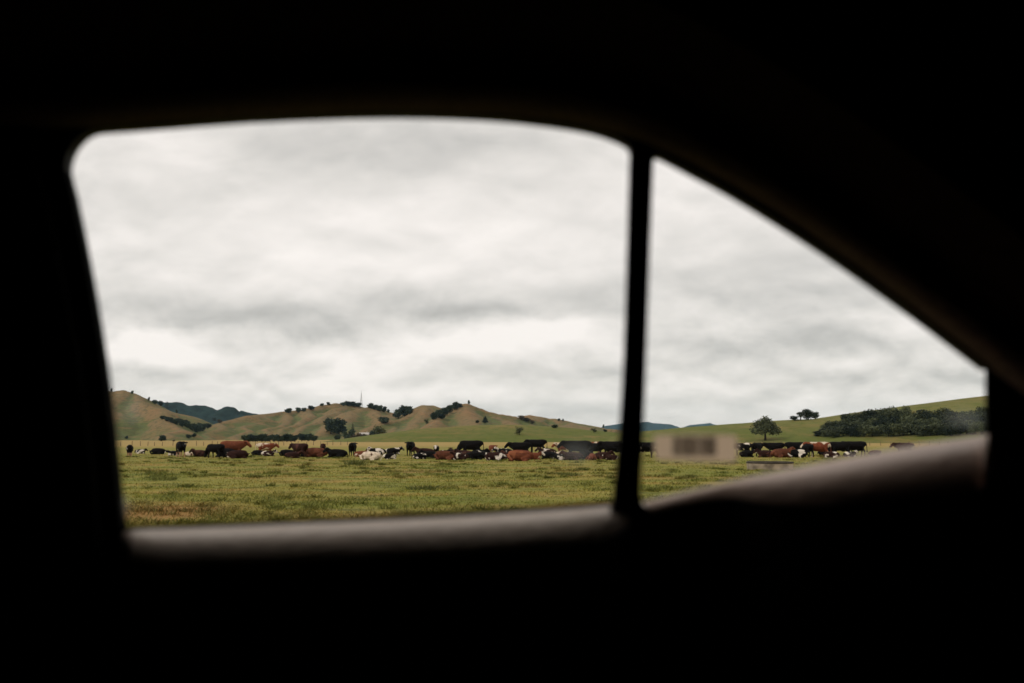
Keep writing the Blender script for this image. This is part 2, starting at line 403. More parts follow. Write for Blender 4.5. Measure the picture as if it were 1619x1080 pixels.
T_hill = Terrain([
    # left hill: skyline, then spurs running down towards the road
    [(60, 660, 1080), (110, 642, 1050), (150, 627, 1000), (175, 619, 950), (196, 617, 920), (215, 622, 930), (240, 633, 980), (262, 645, 1020), (290, 657, 1060), (320, 667, 1100), (350, 678, 1150)],
    [.5, (213, 622, 925), (234, 642, 850), (252, 662, 780), (268, 676, 720), (285, 689, 660)],
    [.5, (196, 618, 915), (178, 638, 850), (166, 656, 790), (150, 680, 700)],
    [.35, (262, 646, 1015), (285, 664, 950), (300, 678, 860), (312, 690, 740)],
    [.3, (150, 640, 980), (120, 665, 860), (90, 690, 760)],
    # middle hills
    [(350, 668, 930), (385, 657, 1000), (420, 656, 1100), (445, 652, 1150), (470, 648, 1180), (500, 640, 1200), (522, 637, 1200), (548, 638, 1250), (572, 641, 1250), (600, 648, 1250), (625, 654, 1250), (665, 658, 1250)],
    [.5, (385, 657, 990), (365, 664, 930), (345, 674, 860), (328, 684, 790), (312, 695, 700)],
    [.5, (420, 657, 1090), (402, 667, 980), (388, 680, 860), (372, 694, 740)],
    [.55, (470, 649, 1170), (450, 662, 1060), (436, 674, 960), (424, 688, 820)],
    [.55, (505, 641, 1195), (487, 655, 1080), (470, 668, 980), (455, 681, 880), (445, 693, 760)],
    [.5, (545, 642, 1190), (520, 656, 1040), (500, 670, 930), (484, 685, 820)],
    [.5, (600, 652, 1080), (582, 642, 1080), (566, 650, 1020), (548, 664, 930), (530, 682, 820)],
    [.45, (582, 642, 1080), (602, 652, 1030), (618, 663, 940), (630, 680, 780)],
    [.45, (570, 690, 760), (590, 674, 820), (612, 666, 850), (640, 658, 900), (662, 649, 930), (683, 641, 950), (700, 641, 960), (722, 648, 980), (745, 656, 1000)],
    [.5, (684, 641, 948), (672, 656, 860), (660, 672, 760)],
    [.55, (680, 674, 720), (700, 662, 780), (718, 650, 820), (736, 639, 850), (744, 638, 850), (765, 645, 860), (790, 655, 870), (822, 661, 900), (855, 667, 930)],
    [.5, (741, 639, 848), (748, 660, 760), (752, 678, 660)],
    [.35, (790, 655, 870), (806, 668, 760), (815, 682, 640)],
    [.4, (780, 664, 1200), (800, 660, 1200), (815, 657, 1200), (830, 656, 1200), (850, 659, 1200), (880, 662, 1200), (910, 667, 1200), (940, 673, 1200), (970, 677, 1200), (1015, 683, 1200)],
    [.4, (850, 659, 1200), (838, 672, 1050), (842, 684, 900)],
    [.3, (910, 668, 1190), (925, 678, 1020), (930, 688, 860)],
], .58, 3.5, .6, 1.0, 44, 1)
T_bush = Terrain([[(150, 652, 2200), (200, 645, 2300), (245, 636, 2400), (265, 638, 2400), (290, 639, 2400), (310, 643, 2400), (330, 647, 2400), (350, 643, 2400), (365, 645, 2400), (385, 653, 2400), (415, 658, 2400), (440, 668, 2400), (480, 680, 2400)]], .5, 20, 2, 2.2, 42, 20)
T_far = Terrain([[(960, 672, 6200), (1000, 668, 6200), (1022, 667, 6200), (1030, 669, 6200), (1045, 669.5, 6200), (1061, 671, 6200), (1066, 675, 6200), (1082, 679, 6200), (1100, 684, 6200)],
                 [(1060, 681, 6800), (1080, 676, 6800), (1092, 672, 6800), (1108, 670.5, 6800), (1122, 669, 6800), (1130, 671, 6800), (1145, 677, 6800), (1180, 684, 6800)]], .55, 20, 3, 1.6, 90, 30)
T_green = Terrain([[(560, 704, 420), (580, 700, 430), (605, 694.5, 450), (640, 686, 470), (700, 676.5, 490), (760, 672.5, 500), (810, 672, 500), (860, 674.5, 500), (910, 679.5, 500), (950, 685, 500), (1000, 689, 520)]], .15, 15, .5, .12, 40, 40)
T_right = Terrain([[(985, 690, 540), (1040, 684, 510), (1080, 679.5, 490), (1135, 674.5, 475), (1200, 669.5, 465), (1260, 664.5, 455), (1330, 664, 450), (1400, 664, 450), (1440, 662, 450), (1480, 653, 455), (1520, 641, 460), (1560, 632, 465), (1650, 620, 470), (1800, 608, 480)]], .16, 30, .8, .15, 40, 50)
ALL_T = [T_hill, T_bush, T_far, T_green, T_right]
def field_h(x, y):
    r = np.hypot(x, y)
    bank = .62 * np.clip((12 - np.abs(y)) / 7, 0, 1)
    near = np.clip(1 - r / 160, 0, 1)
    return bank + near * np.clip((r - 9) / 5, 0, 1) * (.10 * fbm(x * .22, y * .5, 70) + .06 * fbm(x * .8, y * 1.6, 71)) - .12 * np.clip((r - 330) / 40, 0, 1)
def ground_h(x, y):
    h = field_h(x, y)
    for t in ALL_T: h = np.maximum(h, t.h(x, y))
    return h
_D = np.concatenate([np.arange(60, 300, 1.0), np.arange(300, 1500, 2.0), np.arange(1500, 7200, 10.0)])
def hit(px, py):
    """where the line of sight through a photo pixel meets the ground"""
    d = ray(px, py); t = _D / d.y
    z = EYE + d.z * t
    h = ground_h(d.x * t, _D)
    k = np.nonzero(h >= z)[0]
    i = k[0] if len(k) else len(_D) - 1
    return Vector((d.x * t[i], _D[i], float(h[i])))
def on_ground(px, D):
    p = at(px, 690, D); p.z = float(field_h(np.array([p.x]), np.array([p.y]))[0]); return p
def on_land(px, D):
    p = at(px, 690, D); p.z = float(ground_h(np.array([p.x]), np.array([p.y]))[0]); return p
def terrain_obj(name, T, px0, px1, ncol, y0, y1, nrow, mat):
    a = np.linspace((px0 - 809.5) / FPX, (px1 - 809.5) / FPX, ncol)
    Y = y0 * (y1 / y0) ** np.linspace(0, 1, nrow)
    X = a[None, :] * Y[:, None] * 1.0; YY = np.repeat(Y[:, None], ncol, 1)
    h = T.h(X, YY)
    h = np.where(h > -1.5, h, -1.5)
    me = np_mesh(name, np.stack([X, YY, h], -1).reshape(-1, 3), grid_faces(nrow, ncol), mat)
    # ridges and the slopes facing left are dry and tan, hollows and the other slopes stay green; the contrast also paints in fold shading
    q = 9.0
    e, w_, n_, s_ = T.h(X + q, YY), T.h(X - q, YY), T.h(X, YY + q), T.h(X, YY - q)
    dry = np.clip(.5 + (T.h(X, YY) - (np.maximum(e, -2) + np.maximum(w_, -2) + np.maximum(n_, -2) + np.maximum(s_, -2)) / 4) / 3.2 + .6 * np.clip((e - w_) / (2 * q), -.6, .6), 0, 1)
    me.attributes.new('dry', 'FLOAT', 'POINT').data.foreach_set('value', dry.astype(np.float32).reshape(-1))
    return tag(link(name, me), kind='structure')
o = terrain_obj('hills', T_hill, -120, 1080, 640, 520, 1700, 260, M['hill']); o['label'] = 'dry brown rounded hills with green lower slopes behind the paddock'
o = terrain_obj('forested_hill', T_bush, 80, 560, 300, 2000, 2900, 120, M['bush_hill']); o['label'] = 'dark blue-green forested ridge behind the left brown hill'
o = terrain_obj('distant_hills', T_far, 900, 1240, 260, 5600, 7400, 80, M['far_hill']); o['label'] = 'hazy blue flat-topped hills far away right of the window bar'
o = terrain_obj('green_hill', T_green, 480, 1060, 260, 330, 720, 140, M['green_hill']); o['label'] = 'low smooth green rise in front of the brown hills'
o = terrain_obj('grassy_hill', T_right, 900, 1960, 360, 330, 760, 160, M['green_hill']); o['label'] = 'long green hillside climbing to the right behind the herd'
# ground: one sheet to the horizon, and the paddock with its bumps
def ground():
    v = np.array([(-7800, -7800, -.16), (7800, -7800, -.16), (7800, 7800, -.16), (-7800, 7800, -.16)])
    tag(link('ground', np_mesh('ground', v, np.array([[0, 1, 2, 3]]), M['pasture'])), kind='structure')
    nc, nr = 420, 420
    a = np.linspace(R(-52), R(52), nc)
    r = 3 * (410 / 3) ** np.linspace(0, 1, nr)
    X = np.sin(a)[None] * r[:, None]; Y = np.cos(a)[None] * r[:, None]
    me = np_mesh('paddock', np.stack([X, Y, field_h(X, Y)], -1).reshape(-1, 3), grid_faces(nr, nc), M['pasture'])
    tag(link('paddock', me), kind='structure')['label'] = 'olive green rough grazed paddock with tan dry patches'
ground()

# ------------------------------------------------------------------ grass
def grass():
    n = 330000
    Y = 16 * (105 / 16) ** rng.random(n)
    X = (rng.random(n) * 2 - 1) * .60 * Y
    # gather the blades in tussocks
    cl = fbm(X * .35, Y * .95, 90) + .6 * fbm(X * 1.1, Y * 2.6, 95)
    keep = cl + rng.normal(0, .35, n) > -.25
    X, Y, cl = X[keep], Y[keep], cl[keep]
    nt_, per = 1500, 70                                   # dark tussocks
    cy = 17 * (95 / 17) ** rng.random(nt_); cx = (rng.random(nt_) * 2 - 1) * .6 * cy
    ok = fbm(cx * .12, cy * .2, 60) > -.15; cx, cy = cx[ok], cy[ok]
    rad = .12 + .38 * rng.random(len(cx)) ** 2
    tx = np.repeat(cx, per) + rng.normal(0, .55, len(cx) * per) * np.repeat(rad, per) * 1.5; ty = np.repeat(cy, per) + rng.normal(0, .5, len(cx) * per) * np.repeat(rad, per)
    tus = np.concatenate([np.zeros(len(X)), np.ones(len(tx))])
    X, Y, cl = np.concatenate([X, tx]), np.concatenate([Y, ty]), np.concatenate([cl, np.zeros(len(tx))]); n = len(X)
    Z = field_h(X, Y) - .015
    hgt = (.025 + .055 * rng.random(n)) * (1 + 1.1 * np.clip(cl, 0, 1)) * (1 + 1.6 * tus)
    wid = .004 + .00022 * Y * (.6 + .8 * rng.random(n))
    th = rng.random(n) * 2 * np.pi
    lean = hgt * (.6 + 1.6 * rng.random(n)); la = rng.random(n) * 2 * np.pi
    bx, by = np.cos(th) * wid, np.sin(th) * wid
    base1 = np.stack([X - bx, Y - by, Z], -1); base2 = np.stack([X + bx, Y + by, Z], -1)
    mx_, my_ = np.cos(la) * lean, np.sin(la) * lean
    mid1 = np.stack([X - bx * .7 + mx_ * .4, Y - by * .7 + my_ * .4, Z + hgt * .7], -1)
    mid2 = np.stack([X + bx * .7 + mx_ * .4, Y + by * .7 + my_ * .4, Z + hgt * .7], -1)
    tip = np.stack([X + mx_ * 1.2, Y + my_ * 1.2, Z + hgt * .95], -1)
    v = np.stack([base1, base2, mid2, mid1, tip], 1).reshape(-1, 3)
    i = np.arange(n)[:, None] * 5
    me = np_mesh('pasture_grass', v, [i + np.array([0, 1, 2, 3]), i + np.array([3, 2, 4])], M['blades'], smooth=False)
    me.attributes.new('tussock', 'FLOAT', 'POINT').data.foreach_set('value', np.repeat(tus, 5).astype(np.float32))
    tag(link('pasture_grass', me), 'rough olive pasture grass between the road and the cattle', 'grass', kind='stuff')
grass()

# ------------------------------------------------------------------ trees
def crown_mesh(name, lobes, n, size, mat, seed, hollow=2.2, flat=1.0):
    g = np.random.default_rng(seed)
    L = np.array(lobes, float)
    vol = L[:, 3] * L[:, 4] * L[:, 5]; idx = g.choice(len(L), n, p=vol / vol.sum())
    d = g.normal(size=(n, 3)); d /= np.linalg.norm(d, axis=1)[:, None]
    r = g.random(n) ** (1 / (hollow + 1.2))
    c = L[idx, :3] + d * r[:, None] * L[idx, 3:6] * (1 + .16 * g.normal(size=(n, 1)))
    keep = vnoise(c[:, 0] * 11 + seed, c[:, 2] * 11 + c[:, 1] * 7, seed) > -.55
    c = c[keep]; n = len(c)
    a = g.normal(size=(n, 3)); a[:, 2] *= .6; a /= np.linalg.norm(a, axis=1)[:, None]
    b = np.cross(a, g.normal(size=(n, 3))); b /= np.linalg.norm(b, axis=1)[:, None]
    s = size * (.5 + g.random((n, 1)))
    v = np.stack([c - a * s, c - b * s * .6, c + a * s, c + b * s * .6], 1)
    v[:, :, 2] = np.maximum(v[:, :, 2], .02)
    return np_mesh(name, v.reshape(-1, 3), np.arange(n * 4).reshape(n, 4), mat, smooth=False)
def trunk_mesh(name, h, r, limbs, seed):
    rnd = random.Random(seed); m = MB()
    m.tube([(0, 0, -.03), (0.005, 0, h * .5), (0, .01, h)], [r * 1.25, r, r * .75], 8)
    for k in range(limbs):
        t = 2 * math.pi * k / limbs + rnd.random(); e = .12 + .1 * rnd.random()
        m.tube([(0, 0, h * .8), (math.cos(t) * e * .6, math.sin(t) * e * .6, h + .12), (math.cos(t) * e * 1.3, math.sin(t) * e * 1.3, h + .26 + .15 * rnd.random())], [r * .6, r * .35, r * .12], 6)
    return m.mesh(name, M['bark'], True)
def rand_lobes(k, seed, z0, z1, rad, lr):
    rnd = random.Random(seed); L = []
    for i in range(k):
        t = rnd.random() * 6.283; z = z0 + (z1 - z0) * (i + .5) / k
        q = rad * math.sqrt(max(0.05, 1 - ((z - (z0 + z1) / 2) / ((z1 - z0) / 2 + .12)) ** 2)) * (.35 + .65 * rnd.random())
        s = lr * (.7 + .6 * rnd.random())
        L.append((math.cos(t) * q, math.sin(t) * q, z, s, s, s * .85))
    return L
KIND = {}
def tree_kind(key, lobes, n, size, mat, th, tr, limbs, seed, hollow=2.2):
    KIND[key] = (crown_mesh('crown', lobes, n, size, mat, seed, hollow), trunk_mesh('trunk', th, tr, limbs, seed))
tree_kind('oak', [(0, 0, .66, .28, .28, .22), (-.22, .05, .66, .19, .19, .17), (.22, 0, .62, .19, .19, .17), (-.30, .05, .50, .22, .22, .20), (.30, 0, .46, .24, .24, .19), (-.43, -.05, .36, .16, .18, .13), (.50, .02, .33, .14, .15, .13), (.02, -.2, .5, .25, .22, .2), (0, .25, .5, .26, .22, .2), (.02, 0, .84, .15, .15, .15), (-.14, 0, .76, .15, .15, .13), (.16, 0, .74, .14, .14, .13), (-.2, -.2, .34, .2, .2, .14), (.2, -.15, .34, .2, .2, .14)],
          5200, .030, M['leaf_bush'], .30, .040, 6, 11, 1.6)
for i in range(4):
    tree_kind('bush%d' % i, rand_lobes(11, 20 + i, .22, .82, .34, .23), 1700, .045, M['leaf_bush'], .35, .03, 5, 20 + i)
for i in range(3):
    tree_kind('dark%d' % i, rand_lobes(11, 40 + i, .2, .82, .30, .23), 2200, .060, M['leaf_dark'], .3, .035, 4, 40 + i)
tree_kind('conifer', [(0, 0, .22 + .1 * k, .30 - .034 * k, .30 - .034 * k, .12) for k in range(8)], 1500, .045, M['leaf_dark'], .4, .03, 2, 60)
tree_kind('olive', rand_lobes(9, 61, .25, .8, .3, .2), 700, .05, M['leaf_olive'], .35, .03, 5, 61, 1.0)
tree_kind('brown', rand_lobes(9, 62, .25, .8, .3, .22), 1100, .05, M['leaf_brown'], .35, .03, 5, 62)
tree_kind('sparse', [(-.28, 0, .62, .2, .2, .12), (.25, 0, .7, .2, .2, .15), (0, 0, .8, .2, .2, .13), (.1, .1, .5, .16, .16, .1), (-.2, -.1, .38, .13, .13, .07), (.3, 0, .45, .14, .14, .1)], 900, .036, M['leaf_bush'], .45, .035, 6, 63, 1.0)
NAMES = {'oak': 'oak_tree', 'conifer': 'conifer_tree', 'sparse': 'tree', 'olive': 'shrub', 'brown': 'shrub'}
def tree(kind, px, base, top, wpx, label, group=None, name=None, cat='tree', sink=0.0, D=None):
    p = hit(px, base) if D is None else on_land(px, D)
    s = p.y / FPX
    h = max(1.0, (base - top) * s if D is None else at(px, top, D).z - p.z); wd = wpx * s
    nm = name or NAMES.get(kind, 'tree')
    e = empty(nm, (p.x, p.y, p.z - sink * h), random.random() * 6.28)
    nat = 1.25 if kind == 'oak' else (.64 if kind == 'conifer' else (.85 if kind == 'sparse' else .80))
    e.scale = (wd / nat, wd / nat, h)
    cm, tm = KIND[kind]
    link('crown', cm, e); link('trunk', tm, e)
    tag(e, label, cat, group); return e

# lone oak and the ridge trees on the right
t = tree('oak', 1210, 697, 657.5, 52, 'lone broad oak tree with short trunk standing below the green hillside'); t.rotation_euler.z = 0
for px, b, tp, wd, kind, lb in [(1256, 666, 657.5, 13, 'bush3', 'low shrubby tree at the left end of the small hilltop clump'),
                                (1266, 665, 650.5, 22, 'sparse', 'thin airy tree with sky gaps in the hilltop clump'),
                                (1278, 664, 646.5, 20, 'bush1', 'tallest full tree in the hilltop clump on the green skyline'),
                                (1289, 663, 651, 13, 'bush2', 'small rounded tree closing the right end of the hilltop clump')]:
    tree(kind, px, b, tp, wd, lb, 'trees in the hilltop clump')
# the dense bush on the right hillside
outline = [(1290, 684), (1300, 674), (1312, 668), (1317, 659), (1325, 664), (1340, 652), (1355, 654), (1370, 648), (1385, 650), (1395, 648), (1407, 642.5), (1422, 643), (1437, 643), (1450, 647), (1462, 645), (1480, 646), (1500, 649), (1520, 653), (1535, 650), (1558, 645), (1600, 640)]
ox, oy = np.array([p[0] for p in outline]), np.array([p[1] for p in outline])
k = 0
for row, (dy, step, jit) in enumerate([(0, 12.5, 3), (7, 13, 4), (14, 13, 4), (22, 15, 5)]):
    px = 1296 + row * 4
    while px < 1610:
        topo = float(np.interp(px, ox, oy)) + random.uniform(-4.5, 4)
        base = 691.5 - .012 * (px - 1290) + random.uniform(-1, 1)
        tp = base - (base - topo) * (.5, .68, .86, 1.0)[row] + random.uniform(-1.5, 1.5)
        if row == 3: tp = topo
        bb = base - dy * min(1, (base - topo) / 40)
        if bb - tp > 5:
            lab = ('low front tree along the foot of the dark bush wood', 'tree in the second rank of the dark bush wood',
                   'tree in the upper middle of the dark bush wood', 'tall tree on the ragged skyline of the dark bush wood')[row]
            e = tree('bush%d' % (k % 4), px, bb, tp, random.uniform(15, 27), lab, ('front trees of the bush wood', 'second rank trees of the bush wood', 'upper trees of the bush wood', 'skyline trees of the bush wood')[row], sink=.06)
            k += 1
        px += step + random.uniform(-jit, jit)

# left hill
for i, (px, b, tp, wd) in enumerate([(176, 620, 614, 3), (209, 622.5, 618, 4), (235, 633.5, 628, 4)]):
    tree('dark%d' % (i % 3), px, b + .6, tp, wd, ['tiny dark tree on the summit of the left hill by the window pillar', 'tiny round tree just right of the left hill summit', 'small lone tree part way down the left skyline'][i])
for i, (px, b, tp, wd) in enumerate([(245, 638, 632, 8), (254, 641, 634, 7), (263, 645, 636, 6), (279, 653, 647, 3)]):
    tree('dark%d' % (i % 3), px, b + 1, tp, wd, 'dark tree on the left hill skyline against the forested ridge', 'trees on the left hill skyline')
for i, (px, b, tp, wd) in enumerate([(257, 663, 657, 9), (264, 666, 659, 10), (272, 669, 660, 10), (280, 672, 661, 11), (288, 675, 663, 11), (296, 677, 666, 11), (304, 681, 669, 12), (312, 684, 671, 12), (320, 682, 670, 11), (328, 678, 669, 10), (316, 679, 669, 10), (292, 672, 664, 9)]):
    tree('dark%d' % (i % 3), px, b, tp, wd, 'dark tree in the gully belt below the left hill', 'trees in the gully belt')
tree('dark0', 338, 668, 662, 6, 'small dark tree left of a pair above the gully belt')
tree('brown', 347, 669, 663, 9, 'dull brown shrub beside a small tree above the gully belt', cat='shrub')
tree('dark1', 298, 693.5, 687.5, 8, 'short dark shrub at the left end of the stub hedge under the gully', name='shrub', cat='shrub')
tree('dark2', 306, 691.5, 685.5, 9, 'short dark shrub at the right end of the stub hedge under the gully', name='shrub', cat='shrub')
tree('dark1', 256, 697.5, 688, 12, 'round dark shrub alone at the foot of the left hill', name='shrub', cat='shrub')
tree('dark1', 200, 694.5, 690, 5, 'tiny dark shrub on the green foot of the left hill', name='shrub', cat='shrub')
tree('brown', 275, 698, 695, 5, 'little brown bush at the edge of the dry strip', cat='shrub')
# middle hills
for i, (px, b, tp, wd) in enumerate([(456, 652, 645, 11), (471, 651, 645, 9), (480, 650, 645, 9), (492, 647, 641, 10), (509, 641.5, 638, 6), (519, 639.5, 636, 6)]):
    tree('dark%d' % (i % 3), px, b + 1, tp, wd, 'rounded tree on the left shoulder of the middle hill skyline', 'trees on the middle hill left shoulder')
for i, (px, b, tp, wd) in enumerate([(543, 641, 636, 9), (550, 641, 635, 11), (559, 642, 635.5, 12), (567, 643, 637, 10), (577, 640, 635, 11), (585, 645, 638, 11), (593, 647, 639.5, 10), (600, 649, 641, 10), (607, 651, 643, 9), (614, 652, 647, 4)]):
    tree('dark%d' % (i % 3), px, b + 1, tp, wd, 'dark tree in the belt along the crest by the mast', 'trees along the mast crest')
tree('dark0', 523, 686.5, 661, 21, 'left half of the big dark tree pair above the hedgerow', 'big dark tree pair')
tree('dark2', 536, 687, 661.5, 21, 'right half of the big dark tree pair above the hedgerow', 'big dark tree pair')
tree('olive', 516, 680, 672, 7, 'small olive shrub left of the big dark tree pair', cat='shrub')
tree('dark1', 606, 669, 659.5, 18, 'wide dark shrub in the fold between the middle hills', name='shrub', cat='shrub')
for i, (px, b, tp, wd) in enumerate([(630, 662, 646, 15), (640, 659, 642, 16), (648, 655, 642, 12)]):
    tree('dark%d' % (i % 3), px, b, tp, wd, ['lowest and leftmost tree of the dense trio on the saddle', 'middle tree of the dense trio on the saddle', 'rightmost upper tree of the dense trio on the saddle'][i], 'dense trio on the saddle')
for i, (px, b, tp, wd) in enumerate([(686, 664, 651, 11), (693, 661, 648, 11), (702, 657, 645, 12), (710, 653, 640, 13), (719, 648, 636, 12), (727, 645, 638, 9), (698, 663, 654, 10)]):
    tree('dark%d' % (i % 3), px, b, tp, wd, 'dark tree in the belt climbing left side of the pointed hill', 'trees climbing the pointed hill')
tree('olive', 674, 671, 662, 9, 'faint olive shrub on the slope left of the climbing tree belt', cat='shrub')
tree('dark1', 741.5, 640, 634, 4, 'tiny tree on the very tip of the pointed hill')
tree('conifer', 767, 669.5, 657.5, 10, 'dark cone-shaped tree on the flank of the pointed hill')
tree('dark2', 755, 669, 664.5, 6, 'small dark bush left of the cone-shaped tree', name='shrub', cat='shrub')
for i, (px, b, tp, wd) in enumerate([(824, 664, 657.5, 12), (833, 667, 660, 12), (841, 671, 664, 9)]):
    tree('brown', px, b, tp, wd, 'brown scrub patch on the low ridge right of the pointed hill', 'brown scrub on the low ridge', cat='shrub')
tree('dark0', 877, 677, 671.5, 10, 'dark bush on the slope of the low right ridge', name='shrub', cat='shrub')
for i, (px, b, tp, wd) in enumerate([(884, 664.5, 661.5, 4), (890, 665.5, 662.5, 3), (954, 676.5, 672, 3)]):
    tree('dark%d' % i, px, b + 1, tp, wd, 'speck of a tree on the low right ridge skyline', 'specks on the low ridge skyline')
tree('olive', 939, 684, 676.5, 11, 'pale olive shrub near the window bar on the low ridge', cat='shrub')
tree('dark2', 957, 683, 679, 6, 'small dark bush just left of the window bar', name='shrub', cat='shrub')
tree('olive', 821, 688, 674, 16, 'faint olive shrub on the face of the low green rise', cat='shrub')
# hedgerow and homestead
for i in range(13):
    px = 387 + i * 6.6
    tree('dark%d' % (i % 3), px, 698.6, 686.5 + random.uniform(-1, 2), random.uniform(10, 13), 'dark tree in the long clipped hedgerow at the paddock edge', 'hedgerow trees')
for i, (px, tp, wd) in enumerate([(477, 685, 14), (487, 686, 15), (497, 689, 11)]):
    tree('dark%d' % i, px, 697.5, tp, wd, 'blue-green tree in the short clump right of the hedgerow', 'clump right of the hedgerow')
for kind, px, b, tp, wd, lb in [('dark1', 555, 692, 679, 13, 'dark rounded tree left of the white-roofed farmhouse'),
                                ('brown', 560, 698, 686, 13, 'brown leafy tree in front of the farmhouse, leftmost'),
                                ('brown', 567, 697, 683, 10, 'narrow brown tree in front of the farmhouse'),
                                ('brown', 576, 696, 685, 13, 'grey-brown tree right before the farmhouse roof'),
                                ('dark2', 590, 692, 680, 17, 'dark rounded tree against the right end of the farmhouse'),
                                ('olive', 598, 689, 671, 22, 'tall olive tree rising behind the farmhouse'),
                                ('olive', 606, 690, 675, 15, 'lower olive tree beside the tall one right of the farmhouse'),
                                ('dark0', 608, 692, 684, 9, 'small dark shrub at the right end of the homestead trees'),
                                ('olive', 557, 681, 667, 6, 'slim pale poplar-like tree on the slope behind the farmhouse'),
                                ('dark0', 533, 692.5, 687, 9, 'small dark shrub below the big tree pair'),
                                ('dark1', 546, 688, 682, 7, 'small dark tree between the big pair and the farmhouse')]:
    tree(kind, px, b, tp, wd, lb, 'homestead trees', D=(690 if b < 689 else 640 if b < 693 else 590))

# ------------------------------------------------------------------ farmhouse, mast
def farmhouse():
    p = on_land(577, 660); s = p.y / FPX
    e = empty('farmhouse', (p.x, p.y, p.z - .2), R(12))
    tag(e, 'white-roofed farmhouse half hidden by trees at the hill foot', 'house')
    H = at(577, 687.3, 660).z - p.z + .2; L, Wd = 8.5 * s, 3.2
    m = MB(); m.box((0, 0, H / 2), (L, Wd, H / 2)); link('wall', m.mesh('wall', M['house_wall']), e)
    rf = MB(); rh = 1.5; ov = .3
    rf.add([(-L - ov, -Wd - ov, H), (L + ov, -Wd - ov, H), (L + ov, Wd + ov, H), (-L - ov, Wd + ov, H), (-L - ov, 0, H + rh), (L + ov, 0, H + rh),
            (-L - ov, -Wd - ov, H + .15), (L + ov, -Wd - ov, H + .15), (L + ov, Wd + ov, H + .15), (-L - ov, Wd + ov, H + .15)],
           [(0, 3, 2, 1), (0, 1, 7, 6), (2, 3, 9, 8), (6, 7, 5, 4), (8, 9, 4, 5), (1, 2, 8, 5, 7), (3, 0, 6, 4, 9)])
    rfo = link('roof', rf.mesh('roof', M['house_roof']), e)
    c = MB(); c.box((L * .4, .6, H + rh + .2), (.35, .35, .7)); link('chimney', c.mesh('chimney', M['house_wall']), rfo)
    for x in (-L * .6, -L * .1, L * .65):
        q = MB(); q.box((x, -Wd - .02, H * .55), (.6, .04, .5)); link('window', q.mesh('window', M['glass_dark']), e)
    q = MB(); q.box((L * .28, -Wd - .02, 1.0), (.45, .05, 1.0)); link('door', q.mesh('door', M['rim']), e)
farmhouse()
def mast():
    p = hit(571, 643); s = p.y / FPX
    h = 26 * s; bw = 1.9 * s
    e = empty('radio_mast', p); tag(e, 'slender grey lattice radio mast on the tree-lined crest of the middle hill', 'mast')
    m = MB(); lv = 8
    cs = [(-1, -1), (1, -1), (1, 1), (-1, 1)]
    wd = lambda t: bw * (1 - t) ** 1.3 * .9 + .25
    for (a, b) in cs:
        m.tube([(a * wd(t), b * wd(t), t * h * .8) for t in np.linspace(0, 1, lv + 1)], .17, 5)
    for i in range(lv):
        t0, t1 = i / lv, (i + 1) / lv
        for j in range(4):
            a, b = cs[j], cs[(j + 1) % 4]
            m.tube([(a[0] * wd(t0), a[1] * wd(t0), t0 * h * .8), (b[0] * wd(t1), b[1] * wd(t1), t1 * h * .8)], .10, 4)
            m.tube([(a[0] * wd(t1), a[1] * wd(t1), t1 * h * .8), (b[0] * wd(t1), b[1] * wd(t1), t1 * h * .8)], .10, 4)
    link('lattice_tower', m.mesh('lattice_tower', M['steel']), e)
    a = MB(); a.tube([(0, 0, h * .79), (0, 0, h)], [.22, .12], 6); link('antenna', a.mesh('antenna', M['steel']), e)
mast()

# ------------------------------------------------------------------ fences
def fence(px0, px1, D0, D1, n, label):
    a, b = on_ground(px0, D0), on_ground(px1, D1)
    e = empty('wire_fence', a); tag(e, label, 'fence', 'fences across the paddock')
    pm = MB(); pm.tube([(0, 0, -.1), (0, 0, 1.0)], [.07, .06], 7); pme = pm.mesh('post', M['wood'])
    tops = []
    for i in range(n):
        t = (i + random.uniform(-.25, .25)) / (n - 1)
        x, y = a.x + (b.x - a.x) * t, a.y + (b.y - a.y) * t
        z = float(ground_h(np.array([x]), np.array([y]))[0])
        o = link('post', pme, e); o.location = (x - a.x, y - a.y, z - a.z)
        o.rotation_euler = (random.uniform(-.05, .05), random.uniform(-.05, .05), 0); o.scale = (1, 1, random.uniform(.9, 1.15))
        tops.append(Vector((x - a.x, y - a.y, z - a.z)))
    wm = MB()
    for hh in (.3, .55, .78, .95):
        wm.tube([p + Vector((0, 0, hh)) for p in tops], .008, 4)
    link('wires', wm.mesh('wires', M['wire']), e)
fence(140, 560, 208, 236, 36, 'post and wire fence along the dry strip behind the left half of the herd')
fence(1010, 1600, 236, 214, 40, 'post and wire fence behind the cattle on the right of the window bar')

# ------------------------------------------------------------------ water trough
def trough():
    p = on_ground(1216, 56.0)
    e = empty('water_trough', p); tag(e, 'low round concrete cattle trough with dark rim in front of the right herd', 'trough')
    def lathe(prof, n=48):
        m = MB(); vs = []; fs = []
        for r, z in prof:
            vs += [(math.cos(2 * math.pi * k / n) * r, math.sin(2 * math.pi * k / n) * r, z) for k in range(n)]
        for i in range(len(prof) - 1):
            fs += [(i * n + k, i * n + (k + 1) % n, (i + 1) * n + (k + 1) % n, (i + 1) * n + k) for k in range(n)]
        m.add(vs, fs); return m
    link('basin', lathe([(1.30, -.08), (1.33, .40), (1.20, .40), (1.15, .1), (0.0, .1)]).mesh('basin', M['concrete'], False), e)
    link('rim', lathe([(1.34, .402), (1.36, .47), (1.33, .50), (1.22, .50), (1.19, .47), (1.205, .402)]).mesh('rim', M['rim'], False), e)
    link('water', lathe([(1.17, .36), (0.0, .36)]).mesh('water', M['water'], False), e)
trough()

